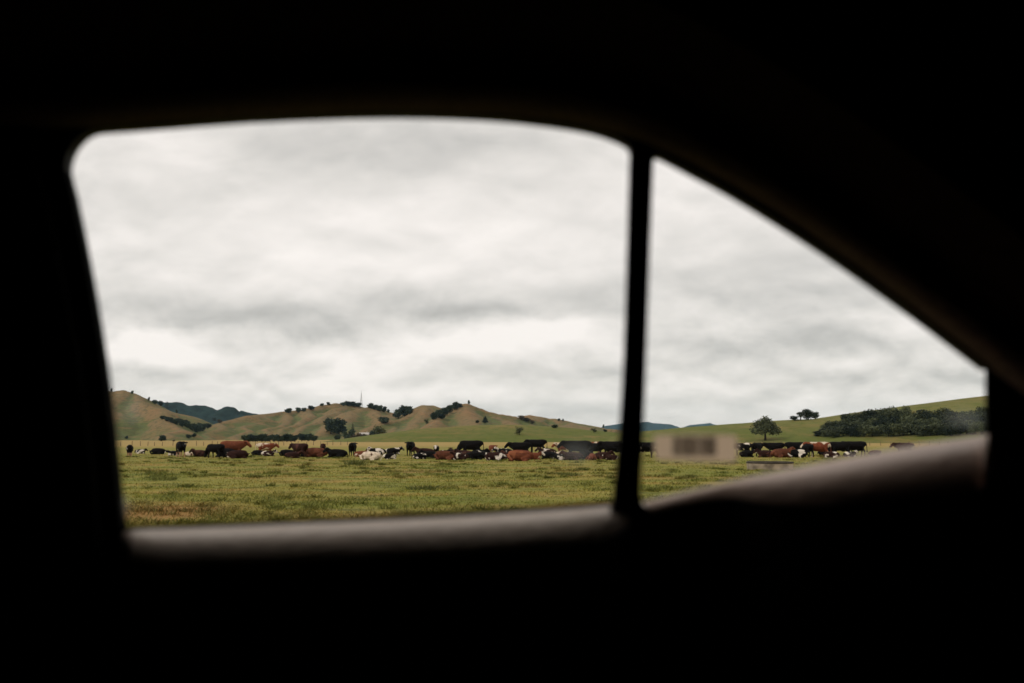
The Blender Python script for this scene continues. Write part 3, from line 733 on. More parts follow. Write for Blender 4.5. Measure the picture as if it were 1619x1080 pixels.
# ------------------------------------------------------------------ rush clump
def rushes(px, D, n, hgt, spread, label):
    p = on_ground(px, D)
    g = np.random.default_rng(int(px)); v = []; f = []
    a = g.random(n) * 6.283; r = spread * np.sqrt(g.random(n))
    for i in range(n):
        x, y = math.cos(a[i]) * r[i] * 1.6, math.sin(a[i]) * r[i]; h = hgt * (.5 + .5 * g.random()); w_ = .018
        lx, ly = g.normal() * .25 * h + x * .5, g.normal() * .25 * h
        t = g.random() * 6.28; c, s = math.cos(t) * w_, math.sin(t) * w_
        b = len(v)
        v += [(x - c, y - s, -.03), (x + c, y + s, -.03), (x + lx * .45 + c * .8, y + ly * .45 + s * .8, h * .65), (x + lx * .45 - c * .8, y + ly * .45 - s * .8, h * .65), (x + lx, y + ly, h)]
        f += [(b, b + 1, b + 2, b + 3), (b + 3, b + 2, b + 4)]
    me = bpy.data.meshes.new('rush_clump'); me.from_pydata(v, [], f); me.materials.append(M['rush'])
    o = link('rush_clump', me); o.location = p; tag(o, label, 'rushes', 'dark rush clumps in the grass')
M['rush'] = leaf_mat('rush', (.08, .09, .02), (.15, .155, .036))
for px, row, n, h, s, lb in [(562, 735, 170, .45, .42, 'dark rush clump in the grass just in front of the white cow'),
                             (672, 772, 120, .20, .40, 'low rush clump in the middle of the near grass'),
                             (262, 758, 90, .2, .3, 'small rush clump in the grass near the left pillar'),
                             (900, 752, 100, .22, .35, 'small rush clump in the grass left of the window bar')]:
    rushes(px, EYE * FPX / (row - 692), n, h, s, lb)

# ------------------------------------------------------------------ cattle
def _ico():
    bm = bmesh.new(); bmesh.ops.create_icosphere(bm, subdivisions=2, radius=1)
    v = np.array([x.co[:] for x in bm.verts]); f = np.array([[q.index for q in p.verts] for p in bm.faces]); bm.free(); return v, f
ICO_V, ICO_F = _ico()
def grow(chains, name):
    """one continuous skin round chains of tapering joints: (x, y, z, ry, rz)"""
    V, F = [], []; n = 0
    for ch in chains:
        for a, b in zip(ch[:-1], ch[1:]):
            a, b = np.array(a, float), np.array(b, float)
            L = np.linalg.norm(b[:3] - a[:3]); st = max(2, int(L / (.35 * min(a[3], b[3], a[4], b[4]))) + 1)
            for t in np.linspace(0, 1, st):
                p = a + (b - a) * t
                V.append(ICO_V * np.array([(p[3] + p[4]) / 2, p[3], p[4]]) + p[:3]); F.append(ICO_F + n); n += len(ICO_V)
    me = np_mesh(name, np.concatenate(V), np.concatenate(F))
    o = link(name, me)
    m = o.modifiers.new('remesh', 'REMESH'); m.mode = 'VOXEL'; m.voxel_size = .028; m.use_smooth_shade = True
    sm = o.modifiers.new('smooth', 'SMOOTH'); sm.factor = .5; sm.iterations = 4
    dg = bpy.context.evaluated_depsgraph_get()
    res = bpy.data.meshes.new_from_object(o.evaluated_get(dg)); res.name = name
    bpy.data.objects.remove(o); bpy.data.meshes.remove(me)
    for p in res.polygons: p.use_smooth = True
    return res
def both(ch): return [ch, [(x, -y, z, a, b) for x, y, z, a, b in ch]]
def legs(df=(0, 0), dh=(0, 0)):
    out = []
    for s, f, h in ((1, df[0], dh[0]), (-1, df[1], dh[1])):
        out.append([(.5, .17 * s, .92, .12, .2), (.48 + f * .3, .18 * s, .70, .09, .12), (.49 + f * .7, .18 * s, .42, .062, .07), (.48 + f, .18 * s, .15, .045, .05), (.52 + f, .18 * s, .05, .06, .055)])
        out.append([(-.68, .16 * s, 1.02, .15, .25), (-.60 + h * .3, .2 * s, .75, .115, .16), (-.82 + h * .7, .19 * s, .5, .06, .08), (-.79 + h, .19 * s, .18, .047, .05), (-.75 + h, .19 * s, .05, .06, .055)])
    return out
BARREL = [(-.86, 0, 1.13, .23, .24), (-.6, 0, 1.05, .33, .36), (-.2, 0, .97, .40, .42), (.2, 0, .97, .37, .42), (.52, 0, 1.02, .29, .38), (.74, 0, 1.07, .21, .30)]
TAIL = [(-1.04, 0, 1.26, .05, .05), (-1.12, 0, 1.08, .04, .04), (-1.13, .02, .68, .035, .035), (-1.13, .03, .46, .06, .09)]
UDDER = [(-.42, 0, .62, .17, .13), (-.30, 0, .60, .15, .11)]
stand = [BARREL, TAIL, UDDER, [(.70, 0, 1.07, .20, .30), (.90, 0, 1.14, .17, .26), (1.06, 0, 1.21, .14, .20)],
         [(1.06, 0, 1.24, .155, .16), (1.20, 0, 1.12, .14, .155), (1.39, 0, .93, .115, .12)]] + both([(1.02, .08, 1.31, .05, .05), (.97, .29, 1.28, .07, .06)]) + legs((.05, -.06), (-.06, .08))
graze = [BARREL, TAIL, UDDER, [(.70, 0, 1.02, .20, .31), (.92, 0, .84, .18, .27), (1.06, 0, .64, .15, .20)],
         [(1.08, 0, .60, .16, .17), (1.16, 0, .42, .14, .155), (1.22, 0, .20, .12, .12)]] + both([(1.04, .08, .68, .05, .05), (.98, .29, .68, .07, .06)]) + legs((.12, -.1), (.05, -.08))
LBAR = [(-.82, 0, .46, .22, .24), (-.55, 0, .45, .35, .37), (-.15, 0, .45, .43, .42), (.25, 0, .46, .38, .42), (.52, 0, .50, .28, .35), (.66, 0, .56, .2, .26)]
LLEG = both([(.5, .2, .22, .11, .14), (.78, .2, .12, .075, .09), (.52, .24, .08, .05, .055)]) + both([(-.6, .28, .32, .15, .22), (-.15, .4, .2, .10, .13), (-.5, .47, .1, .055, .065), (-.2, .5, .06, .05, .05)])
LTAIL = [(-1.0, 0, .5, .045, .045), (-1.1, .06, .25, .035, .035), (-1.05, .25, .06, .04, .04)]
lie = [LBAR, LTAIL, [(.62, 0, .60, .20, .27), (.82, 0, .73, .17, .23), (.96, 0, .84, .14, .18)],
       [(.96, 0, .88, .155, .16), (1.09, 0, .77, .14, .15), (1.28, 0, .60, .115, .115)]] + both([(.93, .08, .96, .05, .05), (.88, .29, .94, .07, .055)]) + LLEG
rest = [LBAR, LTAIL, [(.62, 0, .52, .18, .22), (.82, .16, .48, .12, .15), (.86, .34, .42, .10, .12)],
        [(.86, .36, .42, .12, .12), (.78, .50, .30, .105, .11), (.62, .62, .14, .075, .08)], [(.94, .30, .5, .04, .04), (1.06, .38, .52, .05, .045)], [(.80, .26, .5, .04, .04), (.72, .16, .56, .045, .04)]] + LLEG
POSE = {'stand': grow(stand, 'cow'), 'graze': grow(graze, 'cow'), 'lie': grow(lie, 'cow'), 'rest': grow(rest, 'cow')}

def coat(name, base, patch, thr, scale=1.25, face=None, belly=None):
    m, nt, b = new_mat(name)
    b.inputs['Roughness'].default_value = .85; b.inputs['Specular IOR Level'].default_value = .06
    tc = nt.nodes.new('ShaderNodeTexCoord'); oi = nt.nodes.new('ShaderNodeObjectInfo')
    off = N(nt, 'ShaderNodeVectorMath', operation='SCALE'); off.inputs[0].default_value = (37, 11, 23); nt.links.new(oi.outputs['Random'], off.inputs['Scale'])
    ad = N(nt, 'ShaderNodeVectorMath', operation='ADD'); nt.links.new(tc.outputs['Object'], ad.inputs[0]); nt.links.new(off.outputs[0], ad.inputs[1])
    n = noise_of(nt, ad.outputs[0], scale, 2.5, .5, .6)
    fine = noise_of(nt, tc.outputs['Object'], 6, 4)
    bc = ramp(nt, fine, [(.3, [v * .75 for v in base]), (.7, [v * 1.25 for v in base])])
    pc = ramp(nt, n, [(thr - .012, (0, 0, 0)), (thr + .012, (1, 1, 1))])
    col = mixc(nt, pc, bc, patch)
    s = nt.nodes.new('ShaderNodeSeparateXYZ'); nt.links.new(tc.outputs['Object'], s.inputs[0])
    if face:
        f = N(nt, 'ShaderNodeMapRange'); f.inputs[1].default_value = .98; f.inputs[2].default_value = 1.03; nt.links.new(s.outputs[0], f.inputs[0])
        col = mixc(nt, f.outputs[0], col, face)
    if belly:
        f = N(nt, 'ShaderNodeMapRange'); f.inputs[1].default_value = .62; f.inputs[2].default_value = .54
        nt.links.new(math_n(nt, 'ADD', s.outputs[2], math_n(nt, 'MULTIPLY', n, .25)), f.inputs[0])
        col = mixc(nt, f.outputs[0], col, belly)
    nt.links.new(col, b.inputs['Base Color']); return m
WHITE, CREAM, BLACK, RED, DKB = (.62, .54, .46), (.56, .45, .34), (.006, .005, .005), (.135, .042, .022), (.026, .011, .009)
COAT = {
    'black': coat('coat_black', BLACK, (.5, .45, .4), .80), 'blackspot': coat('coat_black_spotted', BLACK, WHITE, .59, 1.9),
    'friesian': coat('coat_friesian', BLACK, WHITE, .55, 1.5), 'red': coat('coat_red', RED, (.22, .075, .036), .58),
    'redwhite': coat('coat_red_white', (.16, .045, .022), CREAM, .52, 1.3), 'cream': coat('coat_cream', CREAM, (.10, .05, .03), .62, 1.6),
    'dark': coat('coat_dark_brown', DKB, (.07, .03, .022), .58), 'darkwhite': coat('coat_dark_white', DKB, WHITE, .60, 1.7),
    'blackface': coat('coat_black_white_face', BLACK, WHITE, .68, 1.6, face=WHITE), 'redface': coat('coat_red_white_face', RED, CREAM, .66, 1.4, face=WHITE),
    'pinkleg': coat('coat_black_pale_legs', BLACK, WHITE, .68, 1.6, belly=(.40, .22, .15)), 'brown': coat('coat_brown', (.09, .032, .018), (.14, .05, .028), .58),
}
HERD = [  # photo column, row of the feet, pose, heading, coat, size, label
    (206, 721, 'graze', 115, 'pinkleg', .86, 'black cow with pale legs standing nearest the left window pillar'),
    (223, 717, 'lie', 8, 'friesian', .62, 'small black and white cow lying beside the leftmost standing cow'),
    (251, 718, 'rest', 172, 'black', .85, 'black cow lying low and alone in a gap on the left'),
    (275, 720, 'lie', 200, 'blackspot', .62, 'dark calf lying just left of the tall black cow with pale legs'),
    (287, 722, 'stand', -65, 'pinkleg', 1.12, 'tall black cow with pale legs facing the road left of the white calf'),
    (303, 721, 'rest', 20, 'cream', .60, 'small cream calf lying at the feet of the tall black cow'),
    (317, 722, 'lie', 165, 'dark', .85, 'dark brown cow lying right of the cream calf'),
    (341, 724, 'graze', 160, 'black', .95, 'black cow grazing with head down left of the big red cow'),
    (370, 722, 'stand', 3, 'red', 1.16, 'big red-brown cow standing with head lowered to the right'),
    (357, 722.5, 'lie', 185, 'blackspot', 1.05, 'black cow with white marks lying in front of the big red cow'),
    (377, 724.5, 'rest', 10, 'dark', .92, 'dark brown cow lying before the head of the big red cow'),
    (421, 719, 'stand', 12, 'redwhite', .95, 'cream and red pied cow standing alone above two lying cows'),
    (409, 720, 'rest', 178, 'black', .68, 'black cow lying at the left feet of the pied cow'),
    (425, 721, 'lie', 5, 'darkwhite', .70, 'dark cow with white marks lying under the pied cow'),
    (455, 721, 'rest', 186, 'black', .80, 'black cow lying at the left end of the second group'),
    (474, 723, 'stand', 150, 'dark', .98, 'dark brown cow standing behind a lying cow in the second group'),
    (464, 724.5, 'lie', 20, 'dark', .72, 'dark brown cow lying lowest in front of the second group'),
    (500, 722.5, 'rest', 190, 'brown', 1.12, 'reddish brown cow lying in the middle of the second group'),
    (511, 716, 'stand', -80, 'dark', .86, 'dark head and back showing above the reddish lying cow'),
    (533, 723, 'lie', 172, 'black', .98, 'black cow lying at the right end of the second group'),
    (558, 720.5, 'stand', 95, 'black', 1.0, 'black cow seen from behind left of the white cow'),
    (571, 722, 'lie', -20, 'redface', .70, 'red and white cow lying between a black rump and the white cow'),
    (587, 727.5, 'rest', 170, 'cream', .88, 'large cream white cow lying nearest the road'),
    (597, 719, 'lie', 178, 'friesian', .92, 'black and white cow lying directly behind the cream cow'),
    (622, 718, 'lie', 4, 'friesian', .90, 'black and white cow with raised black head facing right'),
    (617, 725.5, 'rest', 15, 'friesian', .62, 'small black and white calf lying in front, right of the cream cow'),
    (649, 720.5, 'stand', -100, 'black', 1.08, 'black cow facing the road at the left end of the central group'),
    (672, 721, 'lie', 185, 'dark', 1.0, 'long dark brown cow lying behind a small dark calf'),
    (664, 726, 'rest', 5, 'blackspot', .64, 'small dark calf lying at the front left of the central group'),
    (690, 718.5, 'stand', -95, 'blackface', .78, 'black cow with white face peering over the lying brown cows'),
    (701, 720, 'lie', 30, 'blackspot', .70, 'black calf with a white ring lying right of the white faced cow'),
    (704, 726.5, 'rest', 178, 'brown', .95, 'brown cow lying at the front of the central group'),
    (714, 718.5, 'lie', 100, 'dark', .80, 'dark brown cow lying with only its back showing left of the big black cow'),
    (744, 720.5, 'graze', 176, 'black', 1.18, 'big glossy black cow standing highest in the central group'),
    (727, 726.5, 'lie', 190, 'darkwhite', .76, 'dark cow with a white leg lying below the big black cow'),
    (750, 726, 'rest', 8, 'black', .82, 'black cow lying low at the front under the big black cow'),
    (768, 725, 'lie', 160, 'friesian', .80, 'black and white cow lying right of the big black cow at the front'),
    (779, 719, 'stand', -70, 'red', .80, 'red cow standing behind a dark lying cow with white saddle'),
    (783, 727.5, 'rest', 182, 'darkwhite', .85, 'dark cow with white saddle lying at the front between gaps'),
    (797, 720, 'lie', 174, 'blackspot', .95, 'dark cow with a white stripe lying left of the broad black cow'),
    (822, 722, 'stand', 168, 'black', 1.05, 'broad black cow standing over the bright red lying cow'),
    (822, 728.5, 'rest', 186, 'red', 1.08, 'bright red cow lying nearest the road in front of a black one'),
    (843, 726.5, 'lie', -15, 'redface', .74, 'dark red cow with white face lying against the bright red cow'),
    (848, 714.5, 'stand', 180, 'black', 1.22, 'square-backed black cow standing at the very back of the herd'),
    (865, 720, 'lie', 182, 'darkwhite', .95, 'brown cow with a white back stripe lying below the square-backed cow'),
    (853, 722, 'rest', 30, 'cream', .55, 'cream calf lying right of the white faced red cow'),
    (868, 725.5, 'lie', 170, 'black', .78, 'black cow lying left of the white and brown faced cow'),
    (890, 718, 'stand', 200, 'redwhite', .98, 'brown and white cow standing at the left of the dark right-hand cluster'),
    (881, 724.5, 'lie', -60, 'cream', .70, 'cream and brown calf lying face-on in the dark cluster'),
    (889, 727, 'rest', 12, 'friesian', .72, 'grey-looking black and white calf lying lowest in the dark cluster'),
    (912, 725, 'stand', 172, 'black', 1.18, 'large grey-black cow behind the smudge on the glass'),
    (939, 718, 'stand', 6, 'redwhite', 1.05, 'red backed cow standing behind the black cow by the window bar'),
    (941, 722, 'stand', 2, 'blackface', 1.0, 'black cow with a white face turned to the window bar'),
    (936, 727.5, 'rest', 95, 'red', .72, 'bright red calf lying in front of the black white faced cow'),
    (968, 724, 'stand', 150, 'black', 1.15, 'black cow half hidden by the left side of the window bar'),
    (966, 727, 'lie', 175, 'darkwhite', .58, 'small dark and white calf lying against the window bar'),
    (1021, 723.5, 'stand', 10, 'blackspot', 1.10, 'black cow standing between the window bar and the pale label'),
    (1050, 722, 'lie', 175, 'black', .9, 'black cow lying behind the left edge of the pale label'),
    (1172, 720, 'stand', 175, 'blackspot', .98, 'black cow with white spot half behind the right edge of the label'),
    (1196, 721.5, 'stand', 60, 'black', 1.02, 'black cow standing rump-on between the label and the oak'),
    (1180, 722.5, 'lie', 10, 'blackface', .76, 'black cow with white face lying right beside the label'),
    (1224, 719.5, 'stand', 178, 'black', 1.0, 'black cow standing directly below the lone oak'),
    (1236, 723.5, 'lie', 8, 'brown', 1.02, 'maroon brown cow lying with raised head behind the trough'),
    (1257, 719.5, 'stand', 4, 'black', 1.05, 'black cow standing behind a lying cow with white stripes'),
    (1259, 723.5, 'rest', 182, 'friesian', .95, 'black cow with white stripes lying right of the trough'),
    (1274, 722.5, 'graze', 110, 'black', .95, 'black cow standing tight against the red and white cow'),
    (1292, 722.5, 'stand', 176, 'redwhite', 1.08, 'red and white cow standing on the right, with pale legs'),
    (1326, 721.5, 'graze', 182, 'black', 1.10, 'front one of two black cows nose to tail above the sill'),
    (1350, 721, 'stand', 180, 'black', 1.12, 'rear one of two black cows nose to tail above the sill'),
    (1313, 723.5, 'rest', 165, 'darkwhite', .72, 'brown and white calf lying before the two nose to tail cows'),
    (1343, 722.5, 'lie', 12, 'friesian', .70, 'black and white calf lying under the two nose to tail cows'),
    (1383, 720.5, 'rest', 5, 'dark', .72, 'dark brown cow lying alone right of the two nose to tail cows'),
    (1428, 719, 'stand', 176, 'dark', .98, 'dark brown cow far right with only its back above the sill'),
    (905, 727.5, 'lie', 176, 'dark', .85, 'dark brown cow lying under the large grey-black cow'),
    (925, 725.5, 'rest', 10, 'black', .85, 'black cow lying between the grey-black cow and the bright red calf'),
    (953, 725.5, 'lie', 15, 'dark', .80, 'dark brown cow lying right of the bright red calf'),
    (808, 725.5, 'lie', 182, 'dark', .80, 'dark brown cow lying behind the head of the bright red cow'),
    (734, 723, 'lie', 170, 'dark', .85, 'dark brown cow lying directly between the legs of the big glossy black cow'),
    (757, 722, 'lie', 8, 'black', .85, 'black cow lying behind the rump of the big glossy black cow'),
    (680, 724.5, 'lie', 172, 'black', .80, 'black cow lying between the dark calf and the white faced cow'),
    (1210, 723, 'lie', 176, 'dark', .85, 'dark brown cow lying left of the maroon one, above the trough'),
    (1305, 720, 'lie', 10, 'black', .85, 'black cow lying behind the red and white cow on the right'),
    (486, 722, 'lie', 176, 'black', .85, 'black cow lying between the standing dark cow and the reddish brown one'),
]
for (px, row, pose, head, ct, sz, lb) in HERD:
    D = EYE * FPX / (row - 692)
    p = on_ground(px, D)
    o = link('cow', POSE[pose]); o.location = (p.x, p.y, p.z - .05 * sz)
    o.rotation_euler = (0, 0, R(head + random.uniform(-6, 6))); o.scale = (sz * 1.0, sz * 1.06, sz * 1.0)
    if not o.data.materials: o.data.materials.append(COAT['black'])
    o.material_slots[0].link = 'OBJECT'; o.material_slots[0].material = COAT[ct]
    tag(o, lb, 'cow', 'cattle herd in the paddock')

# ------------------------------------------------------------------ the car we look out of
YG = 0.955      # distance of the door glass from the eye
M['trim'] = plain('black_trim', (.012, .011, .011), .7, .25, .3, 60)
M['rubber'] = plain('rubber_seal', (.005, .005, .005), .9, .05)
M['lining'] = plain('roof_cloth', (.020, .017, .015), .95, .1, .3, 120)
M['ledge'] = plain('ledge_vinyl', (.95, .78, .65), .32, .6, .05, 90)
M['ledge2'] = plain('ledge_vinyl_brown', (.68, .48, .38), .45, .45, .05, 90)
m, nt, b = new_mat('window_glass'); nt.nodes.clear()
tr = N(nt, 'ShaderNodeBsdfTransparent'); tr.inputs[0].default_value = (.985, .99, .98, 1)
oo = nt.nodes.new('ShaderNodeOutputMaterial'); nt.links.new(tr.outputs[0], oo.inputs[0]); M['glass'] = m

car = empty('car', (0, 0, .72)); tag(car, 'dark car cabin seen from inside, beige ledge under its side windows', 'car')
def cpart(name, me, parent=None):
    o = link(name, me, parent or car)
    if (parent or car) is car: o.location = (0, 0, -.72)
    return o
def slab(name, poly, Y0, Y1, mat, bevel=0.0, parent=None):
    """closed plate from an outline given in the plane of the window, at its real distance and thickness"""
    bm = bmesh.new()
    vs = [bm.verts.new(at(x, y, Y0)) for x, y in poly]
    es = [bm.edges.new((vs[i], vs[(i + 1) % len(vs)])) for i in range(len(vs))]
    r = bmesh.ops.triangle_fill(bm, edges=es, use_beauty=True, use_dissolve=True, normal=(0, -1, 0))
    fs = [g for g in bm.faces]
    ex = bmesh.ops.extrude_face_region(bm, geom=fs)
    for g in ex['geom']:
        if isinstance(g, bmesh.types.BMVert): g.co.y += Y1 - Y0
    bmesh.ops.recalc_face_normals(bm, faces=bm.faces)
    me = bpy.data.meshes.new(name); bm.to_mesh(me); bm.free(); me.materials.append(mat)
    return cpart(name, me, parent)
def smooth_path(pts, k=4):
    out = []
    for i in range(len(pts) - 1):
        p0, p1, p2, p3 = pts[max(i - 1, 0)], pts[i], pts[i + 1], pts[min(i + 2, len(pts) - 1)]
        for j in range(k):
            t = j / k
            out.append(tuple(.5 * (2 * p1[q] + (p2[q] - p0[q]) * t + (2 * p0[q] - 5 * p1[q] + 4 * p2[q] - p3[q]) * t * t + (3 * p1[q] - p0[q] - 3 * p2[q] + p3[q]) * t ** 3) for q in range(len(p1))))
    return out + [tuple(pts[-1])]
LEFT = [(103, 268), (107, 285), (114, 312), (131, 395), (149, 495), (165, 600), (178, 710), (186, 790), (190, 828), (193, 850)]
TOPL = [(103, 268), (104, 256), (108, 242), (116, 228), (127, 216), (140, 208), (156, 204.5), (200, 201.5), (260, 197), (350, 190), (450, 184.5), (550, 181), (640, 180), (720, 182), (790, 186), (850, 192), (900, 199), (940, 207), (968, 216), (986, 224), (995, 231), (998, 240)]
ARC = [(1034, 252), (1037, 246), (1043, 246), (1060, 254), (1090, 270), (1150, 302), (1220, 344), (1300, 395), (1380, 450), (1450, 500), (1510, 545), (1561, 584)]
topl, arc, left = smooth_path(TOPL), smooth_path(ARC), smooth_path(LEFT)
slab('roof_rail', [(-1900, 268)] + topl + [(1016, 240)] + arc[0:] + [(1561, 584), (3990, 584), (3990, -260), (-1900, -260)], YG - .012, YG + .004, M['trim'])
slab('door_pillar', [(-1900, 268.5)] + [(x, y + .5) for x, y in left] + [(193, 1300), (-1900, 1300)], YG - .012, YG + .004, M['rubber'])
slab('division_bar', [(998.5, 236)] + smooth_path([(997, 250), (993, 400), (988, 560), (980, 690), (972, 770), (968, 800), (950, 840)]) + smooth_path([(1060, 840), (1026, 806), (1014, 786), (1016, 720), (1021, 600), (1027, 420), (1033.5, 252)]) + [(1034, 236)], YG - .030, YG - .017, M['rubber'])
slab('rear_pillar', [(1561, 584.5), (1561.5, 900), (3990, 900), (3990, 584.5)], YG - .001, YG + .004, M['rubber'])
# padded roof trim that follows the window arch
def sweep(name, stations, profile, mat, parent=None):
    """stations: (px, py, Y, scale); profile: list of (dy, dz) pairs swept along them"""
    V = []; n = len(profile)
    for (px, py, Y, s) in stations:
        c = at(px, py, Y)
        V += [(c.x, c.y + a * s, c.z + b_ * s) for a, b_ in profile]
    me = np_mesh(name, np.array(V), grid_faces(len(stations), n), mat)
    return cpart(name, me, parent)
rail_path = smooth_path([(-400, 190, YG - .02, 1), (0, 172, YG - .02, 1), (150, 166, YG - .02, 1), (350, 152, YG - .02, 1), (550, 143, YG - .02, 1), (700, 143, YG - .02, 1), (850, 152, YG - .02, 1), (960, 172, YG - .02, 1), (1060, 208, YG - .02, 1), (1200, 283, YG - .02, 1), (1350, 382, YG - .02, 1), (1500, 492, YG - .02, 1), (1650, 610, YG - .02, 1), (1800, 740, YG - .02, 1)], 6)
prof = [(.012, -.020), (-.004, -.020), (-.016, -.012), (-.022, 0), (-.020, .014), (-.030, .045), (-.055, .10)]
sweep('roof_trim', rail_path, prof, plain('roof_trim', (.095, .066, .056), .9, .15, .2, 120))
# ledges: flat lip by the glass, then a rounded nose rolling down towards the seat
def ledge(name, stations, mat, card=None, parts=None):
    V = []; W = []; nseg = 14; tilt = 9
    for (px, py, w_, r, drop) in stations:
        m_ = min(1, max((px - 1525) / 27, (230 - px) / 30, 0))     # splayed ends beside the pillars
        c = at(px, py, YG - .004)                      # the highest line lies against the glass
        V += [(c.x, YG + .012, c.z - .003), (c.x, YG - .004, c.z)]
        y0, z0 = YG - .004 - w_ * math.cos(R(tilt)), c.z - w_ * math.sin(R(tilt))
        cy, cz = y0 + r * math.sin(R(tilt)), z0 - r * math.cos(R(tilt))
        for k in range(nseg + 1):
            a = R(tilt + (86 - tilt) * k / nseg)
            yy = cy - r * math.sin(a)
            V.append((c.x * (1 - m_ * (1 - yy / YG)), yy, cz + r * math.cos(a)))
        e = V[-1]
        if not W and px < 400:                          # the door skin carries on forward of the window
            W += [(e[0] - 1.4, e[1] + a_, e[2] + b_) for a_, b_ in ((0, 0), (-.004, -.05), (-.01, -.2), (-.01, -.45))] + [(e[0] - 1.4, e[1] + .06, .80)]
        W += [e, (e[0], e[1] - .004, e[2] - .05), (e[0], e[1] - .01, e[2] - .2), (e[0], e[1] - .01, e[2] - .45), (e[0], e[1] + .06, .80)]
    me = np_mesh(name, np.array(V), grid_faces(len(stations), nseg + 3), mat); a = cpart(name, me)
    if px > 1500:                                      # and rearward of it
        e = W[-5]
        W += [(e[0] + 1.6, e[1] + a_, e[2] + b_) for a_, b_ in ((0, 0), (-.004, -.05), (-.01, -.2), (-.01, -.45))] + [(e[0] + 1.6, e[1] + .06, .80)]
    me = np_mesh(card, np.array(W), grid_faces(len(W) // 5, 5), M['trim']); b = cpart(card, me)
    return a, b
def dens(st, k=6): return smooth_path(st, k)
a_, c_ = ledge('window_ledge', dens([(191, 846, .004, .005, 0), (195, 841, .010, .010, 0), (203, 837.5, .014, .015, 0), (222, 835.5, .018, .022, 0), (260, 834, .020, .028, 0), (300, 833, .020, .031, 0), (450, 827, .020, .032, 0), (700, 816, .020, .032, 0), (900, 803, .020, .031, 0), (960, 798, .017, .026, 0), (1000, 795, .012, .016, 0), (1018, 793, .009, .010, 0)]), M['ledge'], 'door_card')
a_['label'] = 'pale grey-beige ledge under the main window'
a_, c_ = ledge('quarter_ledge', dens([(1003, 797, .009, .010, 0), (1060, 783, .010, .010, 0), (1110, 771, .010, .011, 0), (1150, 762, .013, .014, 0), (1180, 755, .02, .020, 0), (1215, 748, .026, .026, 0), (1280, 735, .034, .033, 0), (1400, 712, .038, .040, 0), (1552, 688, .042, .044, 0), (1560, 690, .036, .040, 0), (1564, 700, .022, .030, 0)]), M['ledge2'], 'rear_door_card')
a_['label'] = 'broad brownish padded ledge under the quarter window'
slab('pillar_trim', [(-1900, -260), (40, -260), (40, 120), (52, 262), (74, 330), (120, 560), (145, 740), (152, 860), (154, 1450), (-1900, 1450)], YG - .024, YG - .0125, M['rubber'])
# rubber lip where the main glass drops into the door
mm = MB(); pts = smooth_path([(186, 836), (300, 832), (450, 826), (700, 815), (975, 796)], 5)
mm.tube([at(x, y, YG - .004) for x, y in pts], .0032, 8); cpart('window_seal', mm.mesh('window_seal', M['rubber'], True))
# panes, smudges, label
slab('window_pane', topl[:-1] + [(997, 245), (985, 600), (972, 800)] + [(700, 822), (450, 833), (205, 842)] + [(190, 828), (165, 600), (131, 395)], YG - .0015, YG + .0015, M['glass'])
slab('quarter_pane', arc + [(1560, 720), (1300, 760), (1012, 806), (1020, 600)], YG - .0015, YG + .0015, M['glass'])
def smudge_mat():
    m, nt, b = new_mat('smudge'); nt.nodes.clear()
    tc = nt.nodes.new('ShaderNodeTexCoord')
    ln = N(nt, 'ShaderNodeVectorMath', operation='LENGTH'); nt.links.new(tc.outputs['Object'], ln.inputs[0])
    n = noise_of(nt, tc.outputs['Object'], 1.6, 4)
    rr = math_n(nt, 'ADD', ln.outputs['Value'], math_n(nt, 'MULTIPLY', math_n(nt, 'SUBTRACT', n, .5), .8))
    f = N(nt, 'ShaderNodeMapRange'); f.inputs[1].default_value = .95; f.inputs[2].default_value = .2; f.inputs[3].default_value = 0; f.inputs[4].default_value = .16
    nt.links.new(rr, f.inputs[0])
    t = N(nt, 'ShaderNodeBsdfTransparent'); d = N(nt, 'ShaderNodeBsdfTranslucent'); d.inputs[0].default_value = (.7, .74, .78, 1)
    mx = nt.nodes.new('ShaderNodeMixShader'); nt.links.new(f.outputs[0], mx.inputs[0]); nt.links.new(t.outputs[0], mx.inputs[1]); nt.links.new(d.outputs[0], mx.inputs[2])
    o = nt.nodes.new('ShaderNodeOutputMaterial'); nt.links.new(mx.outputs[0], o.inputs[0]); return m
M['smudge'] = smudge_mat()
def disc():
    bm = bmesh.new(); bmesh.ops.create_circle(bm, cap_ends=True, segments=28, radius=1)
    bmesh.ops.rotate(bm, verts=bm.verts, matrix=Matrix.Rotation(math.pi / 2, 3, 'X'))
    me = bpy.data.meshes.new('smudge'); bm.to_mesh(me); bm.free(); me.materials.append(M['smudge']); return me
sm_me = disc()
panes = {o.name: o for o in car.children}
for pane, px, py, rx, ry, lb in [('window_pane', 209, 650, 20, 30, 'pale dried water mark low in the left of the main window'), ('window_pane', 912, 716, 36, 24, 'grey smear on the main window in front of the cattle'),
                                 ('window_pane', 197, 798, 14, 22, 'pale spot in the bottom left corner of the main window'), ('quarter_pane', 1525, 662, 42, 22, 'pale smear in the rear corner of the quarter window')]:
    o = link('smudge', sm_me, panes[pane]); c = at(px, py, YG - .003); o.location = c
    o.scale = (rx / FPX * .95, 1, ry / FPX * .95); o['label'] = lb
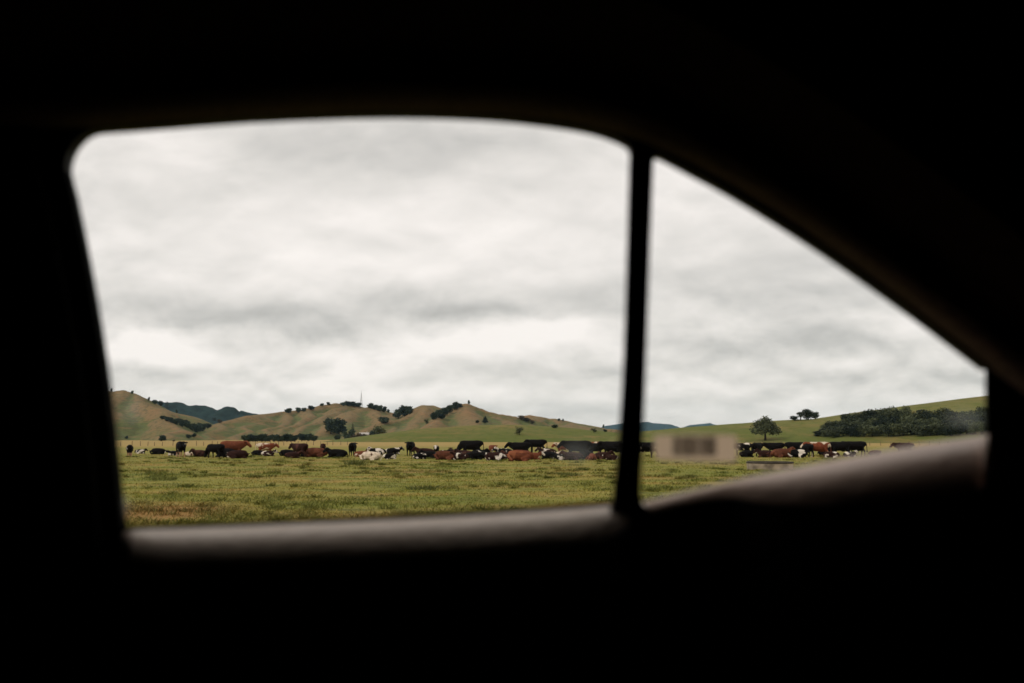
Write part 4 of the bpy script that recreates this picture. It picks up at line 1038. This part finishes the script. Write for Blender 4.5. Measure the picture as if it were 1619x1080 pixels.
# barcode label stuck inside the quarter glass
m, nt, b = new_mat('label_paper'); nt.nodes.clear()
tl = N(nt, 'ShaderNodeBsdfTranslucent'); tl.inputs[0].default_value = (.90, .79, .70, 1)
df = N(nt, 'ShaderNodeBsdfDiffuse'); df.inputs[0].default_value = (.6, .5, .42, 1)
mx = N(nt, 'ShaderNodeMixShader'); mx.inputs[0].default_value = .15
nt.links.new(tl.outputs[0], mx.inputs[1]); nt.links.new(df.outputs[0], mx.inputs[2])
o = nt.nodes.new('ShaderNodeOutputMaterial'); nt.links.new(mx.outputs[0], o.inputs[0]); M['paper'] = m
lab = slab('barcode_label', [(1034, 690), (1040, 688), (1100, 687), (1158, 688), (1165, 691), (1165, 726), (1161, 731), (1100, 730), (1042, 727), (1035, 722)], YG - .0034, YG - .0028, M['paper'])
lab['label'] = 'pale paper label with a dark printed barcode on the quarter window'
bars = MB(); x = 1063.5; rb = random.Random(3)
while x < 1132:
    wd = rb.choice([1.6, 2.2, 3.0, 4.0])
    p0, p1 = at(x, 690, YG - .0037), at(min(x + wd, 1133), 721, YG - .0037)
    bars.box(((p0.x + p1.x) / 2, YG - .0038, (p0.z + p1.z) / 2), (abs(p1.x - p0.x) / 2, .0002, abs(p0.z - p1.z) / 2))
    x += wd + rb.choice([.3, .4, .6])
m, nt, b = new_mat('label_ink'); nt.nodes.clear()
tl = N(nt, 'ShaderNodeBsdfDiffuse'); tl.inputs[0].default_value = (.05, .03, .025, 1)
o = nt.nodes.new('ShaderNodeOutputMaterial'); nt.links.new(tl.outputs[0], o.inputs[0])
bo = link('printed_bars', bars.mesh('printed_bars', m), lab)
# cabin: roof, floor, windowless far door, and end walls added to keep light out
def cabin():
    def sheet(name, pts, mat):
        V = []; n = len(pts)
        for x in np.linspace(-1.7, 2.0, 9): V += [(x, y, z + .0 * x) for y, z in pts]
        return cpart(name, np_mesh(name, np.array(V), grid_faces(9, n), mat))
    sheet('roof_lining', [(YG + .02, 2.30), (YG - .03, 2.345), (.8, 2.40), (.4, 2.44), (-.2, 2.44), (-.6, 2.40), (-.82, 2.28)], M['lining'])
    sheet('far_door', [(-.82, 2.281), (-.86, 1.9), (-.88, 1.4), (-.86, .80)], M['trim'])  # far side closed without windows so the interior stays dark
    sheet('cabin_floor', [(YG + .02, .80), (.3, .79), (-.86, .795)], M['lining'])
    for nm, x in (('front_light_block', -1.70), ('rear_light_block', 2.0)):  # unseen end walls, added to block light from the cabin
        q = MB(); q.box((x, .04, 1.62), (.02, .93, .86)); cpart(nm, q.mesh(nm, M['trim']))
cabin()

# ------------------------------------------------------------------ haze
m, nt, b = new_mat('haze'); nt.nodes.remove(b)
pv = N(nt, 'ShaderNodeVolumePrincipled'); pv.inputs['Color'].default_value = (.50, .78, 1.0, 1); pv.inputs['Density'].default_value = 3.0e-5
pv.inputs['Anisotropy'].default_value = 0.0
nt.links.new(pv.outputs[0], nt.nodes['Material Output'].inputs['Volume'])
hz = MB(); hz.box((0, 0, 124.5), (7900, 7900, 126)); o = link('haze', hz.mesh('haze', m)); tag(o, kind='stuff')
o['label'] = 'thin blue distance haze over the farmland'
